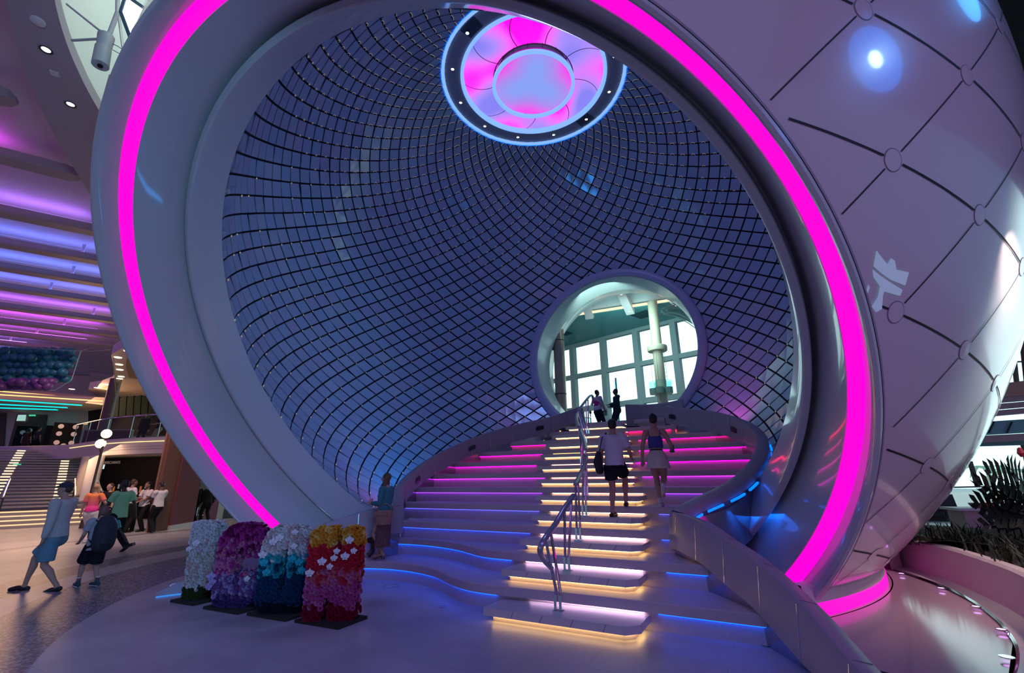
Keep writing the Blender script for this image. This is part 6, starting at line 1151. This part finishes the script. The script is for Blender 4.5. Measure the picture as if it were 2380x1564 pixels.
# two people on the landing
PINKV = cloth('vest_pink', (0.62, 0.05, 0.22))
o = onY(1390, 960, 18.3); t, J, hd, up, V = person('attendant in pink vest and white sleeves standing at the top of the stairs', (o.x, o.y, 3.40), radians(-60), 1.72, wrL=(-.05, .17, .54), wrR=(.05, .17, .54), top=OFW, sleeve='long', top_hem=0.52, bottom='trousers', bot=cloth('trousers_dark_teal', (0.012, 0.03, 0.032)), hair=HD, skin_c='brown', head_pitch=0.1, loose=1.3)
k = 1.72; q = MB(); q.tube([up(0, 0, .50), up(0, .002, .60), up(0, .004, .70), up(0, .002, .77), up(0, -.004, .815)], [(.080*k + .026, .066*k + .026), (.078*k + .028, .058*k + .028), (.086*k + .024, .066*k + .022), (.082*k + .02, .062*k + .018), (.055*k, .045*k)], 18, (0, 1, 0)); skin(q, 'pink_vest', PINKV, t, .014, 2)
q = MB(); q.box((J['wrL'] + J['wrR'])/2 + Vector((0, .08, -.08)), (.22, .02, .28)); lpart(q, 'white_folder', WHITE, t, smooth=False)
o = onY(1435, 960, 18.0); person('person in dark teal clothes standing behind the glass screen on the landing', (o.x, o.y, 3.40), radians(100), 1.70, wrL=(-.06, .20, .62), wrR=(.10, .12, .60), top=cloth('top_dark_teal', (0.02, 0.06, 0.065)), sleeve='long', bottom='trousers', bot=cloth('trousers_dark_teal', (0.012, 0.03, 0.032)), hair=HD, skin_c='brown')
# ================================================================= FLOWER LETTERS
def rose(seed, r=0.034):
    rg = random.Random(seed); q = MB()
    for ring, (rr, tilt, n, hh) in enumerate(((0.35, 1.25, 3, 1.0), (0.70, 0.95, 5, 0.78), (1.0, 0.55, 6, 0.42))):
        for k in range(n):
            a = 2*pi*k/n + ring*0.5 + rg.uniform(-.15, .15); c, s = cos(a), sin(a); w = r*0.62*(0.6 + 0.4*rr); bx = r*rr*0.30; tx = r*rr; z0, z1 = 0.0, r*hh
            q.add([(bx*c + w*.5*s, bx*s - w*.5*c, z0), (bx*c - w*.5*s, bx*s + w*.5*c, z0), (tx*c - w*s, tx*s + w*c, z1*.9), (tx*1.12*c, tx*1.12*s, z1), (tx*c + w*s, tx*s - w*c, z1*.9)], [(0, 1, 2, 3, 4)])
    return q
def orchid(r=0.06):
    q = MB()
    for a, l, w in ((pi/2, 1, .55), (pi/2 + 1.25, 1.05, .8), (pi/2 - 1.25, 1.05, .8), (pi/2 + 2.5, .85, .5), (pi/2 - 2.5, .85, .5)):
        c, s = cos(a), sin(a); q.add([(0, 0, .012), (r*l*.55*c - r*w*.6*s, r*l*.55*s + r*w*.6*c, .018), (r*l*c, r*l*s, .006), (r*l*.55*c + r*w*.6*s, r*l*.55*s - r*w*.6*c, .018)], [(0, 1, 2, 3)])
    q.ell((0, -.006, .02), (.010, .012, .010), 8, 6); return q
def petal_mat(n, c): return mat('petal_' + n, c, 0.75, spec=0.2, var=0.22, vscale=30)
PM = {n: petal_mat(n, c) for n, c in dict(white=(0.66, 0.62, 0.64), blush=(0.62, 0.42, 0.44), cream=(0.60, 0.52, 0.46), green=(0.035, 0.05, 0.015), magenta=(0.42, 0.03, 0.24), plum=(0.20, 0.01, 0.09), pink=(0.56, 0.17, 0.34), lilac=(0.38, 0.28, 0.52), purple=(0.22, 0.08, 0.30), indigo=(0.07, 0.03, 0.16), teal=(0.02, 0.36, 0.42), navy=(0.008, 0.05, 0.13), ink=(0.006, 0.012, 0.022), orange=(0.70, 0.30, 0.03), yellow=(0.74, 0.50, 0.14), red=(0.58, 0.02, 0.05), rose=(0.62, 0.14, 0.20), fuchsia=(0.50, 0.08, 0.30), crimson=(0.26, 0.005, 0.03)).items()}
HT = 1.06
def inI(x, z): w = 0.20 if z > 0.78 else 0.165 + 0.02*(z/0.78); return abs(x) < w and 0 < z < HT and not (abs(x) > 0.185 and z > HT - .03)
def rrect(x, z, w, z0, z1, r):
    dx = max(abs(x) - (w - r), 0); dz = max(z0 + r - z, z - (z1 - r), 0); return hypot(dx, dz) < r
def inO(x, z): return rrect(x, z, 0.32, 0, HT, 0.22) and not rrect(x, z, 0.078, 0.27, HT - 0.25, 0.06)
def inC(x, z): return rrect(x, z, 0.32, 0, HT, 0.22) and not (rrect(x, z, 0.08, 0.26, HT - 0.26, 0.06) or (x > 0.0 and 0.43 < z < HT - 0.40))
def inN(x, z):
    if not rrect(x, z, 0.33, 0, HT, 0.07): return False
    if abs(x - 0.06) < 0.062 and z > 0.78: return False
    if abs(x + 0.05) < 0.062 and z < 0.29: return False
    return True
zones = {'I': [(0.15, ('green',)), (0.30, ('cream', 'cream', 'white')), (0.62, ('cream', 'blush', 'white')), (0.80, ('blush', 'white')), (2, ('white',))],
 'C': [(0.14, ('indigo',)), (0.30, ('purple', 'lilac', 'purple')), (0.42, ('lilac', 'purple')), (0.70, ('pink', 'pink', 'magenta')), (0.86, ('magenta', 'pink', 'plum')), (2, ('magenta', 'plum'))],
 'O': [(0.12, ('ink',)), (0.45, ('navy',)), (0.68, ('teal', 'teal', 'navy')), (0.74, ('white', 'teal')), (2, ('white', 'white', 'blush'))],
 'N': [(0.16, ('crimson',)), (0.42, ('fuchsia', 'pink', 'fuchsia')), (0.60, ('rose', 'red', 'pink')), (0.88, ('red',)), (2, ('orange', 'yellow', 'orange'))]}
lets = [('I', inI, 0.22, (-4.80, 7.81), 'white to pale pink flower letter I with a green foot, first of the row'), ('C', inC, 0.34, (-3.96, 7.36), 'magenta and purple flower letter C, second of the row'), ('O', inO, 0.34, (-3.15, 7.01), 'white, teal and dark blue flower letter O, third of the row'), ('N', inN, 0.35, (-2.35, 6.66), 'orange, red and pink flower letter N nearest the stairs')]
TURF = mat('dark_moss_board', (0.025, 0.022, 0.014), 0.95, var=0.7, vscale=50, bump=0.9, bscale=90)
LROT = radians(1.0); WS = 0.95
roses = {}
def rose_mesh(cn, kind, s):
    key = (cn, kind, s)
    if key not in roses:
        b = (rose(s) if kind == 'rose' else orchid(0.062 if s == 0 else .05)).bm(); me = bpy.data.meshes.new('flower'); b.to_mesh(me); b.free(); me.materials.append(PM[cn]); roses[key] = me
    return roses[key]
for nm, fn0, hw, (lx, ly), lb in lets:
    hw = hw*WS; fn = (lambda x, z, f_=fn0: f_(x/WS, z))
    rg = random.Random(ord(nm)); t = thing('flower_letter', lb, 'flower letter', (lx, ly, 0), LROT, 'floral letters spelling the word on the floor')
    q = MB(); q.box((0.0, 0.02, 0.018), (0.74 if nm != 'I' else 0.56, 0.50, 0.036), math.atan2(-0.30, 0.64) - LROT); lpart(q, 'moss_base', TURF, t, smooth=False)
    D = 0.115; cells = 0.03; q = MB(); nx, nz = int(0.42/cells), int(HT/cells)
    occ = {(i, j): fn((i + .5)*cells, (j + .5)*cells) for i in range(-nx, nx) for j in range(0, nz + 1)}
    b = bmesh.new(); mats = list(PM.keys())
    for (i, j), o in occ.items():
        if not o: continue
        x0, x1, z0, z1 = i*cells, (i+1)*cells, j*cells + .036, (j+1)*cells + .036
        def fc(*vs): b.faces.new([b.verts.new(v) for v in vs]).material_index = mats.index(next(c_[0] for l_, c_ in zones[nm] if (j + .5)*cells < l_))
        fc((x0, -D, z0), (x1, -D, z0), (x1, -D, z1), (x0, -D, z1)); fc((x0, D, z0), (x0, D, z1), (x1, D, z1), (x1, D, z0))
        for di, dj, e in ((-1, 0, ((x0, -D, z0), (x0, -D, z1), (x0, D, z1), (x0, D, z0))), (1, 0, ((x1, -D, z0), (x1, D, z0), (x1, D, z1), (x1, -D, z1))), (0, -1, ((x0, -D, z0), (x0, D, z0), (x1, D, z0), (x1, -D, z0))), (0, 1, ((x0, -D, z1), (x1, -D, z1), (x1, D, z1), (x0, D, z1)))):
            if not occ.get((i+di, j+dj), False): fc(*e)
    obj('letter_core', b, [PM[n] for n in mats], t, smooth=False, world=False, merge=1e-4)
    spots = []; tries = 0
    while tries < 9000:
        tries += 1; x, z = rg.uniform(-hw - .02, hw + .02), rg.uniform(0.01, HT)
        if not fn(x, z): continue
        if all((x-a)**2 + (z-c)**2 > 0.0013 for a, _, c, _ in spots): spots.append((x, -D - .004, z, (0, -1, 0)))
    rim_ = []; tries = 0
    while tries < 5000:
        tries += 1; x, z, y = rg.uniform(-hw - .05, hw + .05), rg.uniform(0.03, HT + .03), rg.uniform(-D + .02, D - .02)
        if fn(x, z): continue
        for dx, dz in ((.03, 0), (-.03, 0), (0, -.03), (0, .03)):
            if fn(x + dx, z + dz) and not fn(x - dx*.2, z - dz*.2):
                if all((x-a)**2 + (z-c)**2 + (y-b_)**2 > 0.0016 for a, b_, c, _ in rim_): rim_.append((x + dx*.45, y, z + dz*.45, (-dx/.03, 0, -dz/.03)))
                break
    def colour(z, x):
        zz = z + rg.uniform(-.035, .035)
        for lim, cols in zones[nm]:
            if zz < lim: return rg.choice(cols)
    rg.shuffle(spots); indiv, rest = spots[:92], spots[92:] + rim_
    for x, y, z, n in indiv:
        o = bpy.data.objects.new('flower', rose_mesh(colour(z, x), 'rose', rg.randrange(3))); COL.objects.link(o); o.parent = t; o.location = (x, y, z + .036)
        o.rotation_euler = (Vector(n) + Vector((rg.uniform(-.35, .35), 0, rg.uniform(-.35, .35)))).to_track_quat('Z', 'Y').to_euler(); sc_ = rg.uniform(0.85, 1.2); o.scale = (sc_, sc_, sc_)
    b = bmesh.new(); mats = list(PM.keys())
    for x, y, z, n in rest:
        me = rose_mesh(colour(z, x), 'rose', rg.randrange(3)); M = Matrix.Translation((x, y, z + .036)) @ (Vector(n) + Vector((rg.uniform(-.3, .3), rg.uniform(-.3, .3), rg.uniform(-.3, .3)))).to_track_quat('Z', 'Y').to_matrix().to_4x4() @ Matrix.Rotation(rg.random()*6, 4, 'Z'); mi = mats.index(me.materials[0].name.replace('petal_', '').split('.')[0])
        vs = [b.verts.new(M @ v.co) for v in me.vertices]
        for p in me.polygons: f = b.faces.new([vs[i] for i in p.vertices]); f.material_index = mi
    stuff(obj('small_flowers', b, [PM[n] for n in mats], t, smooth=False, world=False))
    orch = {'N': [(.20, .93), (.27, .80), (.16, .74), (.02, .72), (-.13, .68), (-.02, .62), (-.27, .55), (.05, .80)], 'O': [(-.08, .93), (.12, 1.0), (-.16, .88), (.13, .82), (-.28, .72)], 'C': [(-.33, .40), (-.30, .33), (-.34, .27), (.18, .36)], 'I': [(-.08, .78), (-.17, .70)]}[nm]
    for n_, (x, z) in enumerate(orch):
        cn = 'lilac' if nm == 'C' and n_ < 3 else 'white'; o = bpy.data.objects.new('orchid', rose_mesh(cn, 'orchid', n_ % 2)); COL.objects.link(o); o.parent = t; o.location = (x, -D - .045, z + .036); o.rotation_euler = (Vector((rg.uniform(-.2, .2), -1, rg.uniform(-.1, .2)))).to_track_quat('Z', 'Y').to_euler(); o['label'] = 'pale lilac orchid' if cn == 'lilac' else 'white orchid'
    if nm == 'O':
        for x, z in ((.12, .66), (.22, .62), (.27, .52), (-.25, .62), (-.2, .5)):
            o = bpy.data.objects.new('orchid', rose_mesh('teal', 'orchid', 0)); COL.objects.link(o); o.parent = t; o.location = (x, -D - .04, z + .036); o.rotation_euler = Vector((0, -1, .1)).to_track_quat('Z', 'Y').to_euler(); o['label'] = 'large teal flower'
wb = thing('blue_lit_kerb_end', 'low pale rounded kerb end with a blue light line beside the letter I', 'kerb', tuple(onz(425, 1372, 0)))
c = onz(428, 1374, 0); q = MB(); q.lathe([(0.0, 0.12), (0.20, 0.11), (0.21, 0.0)], c, 24); q.build('kerb_body', WHITE, wb, ang=.5); q = MB(); q.lathe([(0.205, 0.112), (0.215, 0.10)], c, 24); q.build('light_line', glow('kerb_blue', (0.08, 0.35, 1.0), 1.2), wb)
# ================================================================= BALLOON NET
TEALB = mat('balloon_teal', (0.008, 0.12, 0.20), 0.45); PURB = mat('balloon_purple', (0.10, 0.03, 0.17), 0.45)
def bal_mesh(m):
    q = MB(); q.lathe([(0.0, 0.17), (0.075, 0.155), (0.135, 0.10), (0.155, 0.01), (0.135, -0.075), (0.08, -0.14), (0.025, -0.17), (0.012, -0.18), (0.0, -0.18)], (0, 0, 0), 20); b = q.bm(); me = bpy.data.meshes.new('balloon'); 
    for f in b.faces: f.smooth = True
    b.to_mesh(me); b.free(); me.materials.append(m); return me
BT, BP = bal_mesh(TEALB), bal_mesh(PURB); rg = random.Random(21); DB = 17.0
def balloon(px, py, me, d, lb, gr):
    o = bpy.data.objects.new('balloon', me); COL.objects.link(o); o.location = onY(px, py, d); o.rotation_euler = (rg.uniform(0, 3), rg.uniform(0, 3), rg.uniform(0, 3)); tag(o, lb, 'balloon', gr); return o
for r in range(5):
    for c in range(-3, 11):
        x = -8 + c*19.0 + (r % 2)*8 - r*2.2; y = 815 + r*16.0 + 0.05*x*0 + x*0.016
        if x > 176 - r*5: continue
        balloon(x, y, BT, DB + rg.uniform(-.25, .25), 'teal balloon in the long net hanging under the ceiling at left', 'teal balloons in the hanging net')
for r in range(2):
    for c in range(-3, 9):
        x = -6 + c*18 + r*8; y = 888 + r*11 - x*0.012
        if x > 128 - r*8: continue
        balloon(x, y, BP, DB - 0.35 + rg.uniform(-.2, .2), 'purple balloon at the bottom of the net hanging at left', 'purple balloons in the hanging net')
nb = thing('balloon_net', 'fine clear net bag holding the balloons, hung from the ceiling on thin lines', 'net', tuple(onY(100, 850, DB)))
q = MB()
for (a, b) in (((188, 816), (200, 812)), ((188, 816), (166, 884)), ((166, 884), (128, 907)), ((128, 907), (-40, 908)), ((188, 816), (-40, 803))): q.tube([onY(*a, DB - .4), onY(*b, DB - .4)], 0.014, 5)
q.build('net_edge', mat('net_clear', (0.2, 0.35, 0.36), 0.3), nb)
for a, b, d2 in (((186, 816), (262, 795), 20.0), ((186, 818), (268, 812), 21.0), ((264, 830), (272, 965), 22.0)):
    q = MB(); q.tube([onY(*a, DB), onY(*b, d2)], 0.010, 4); q.build('net_line', STEEL, nb)
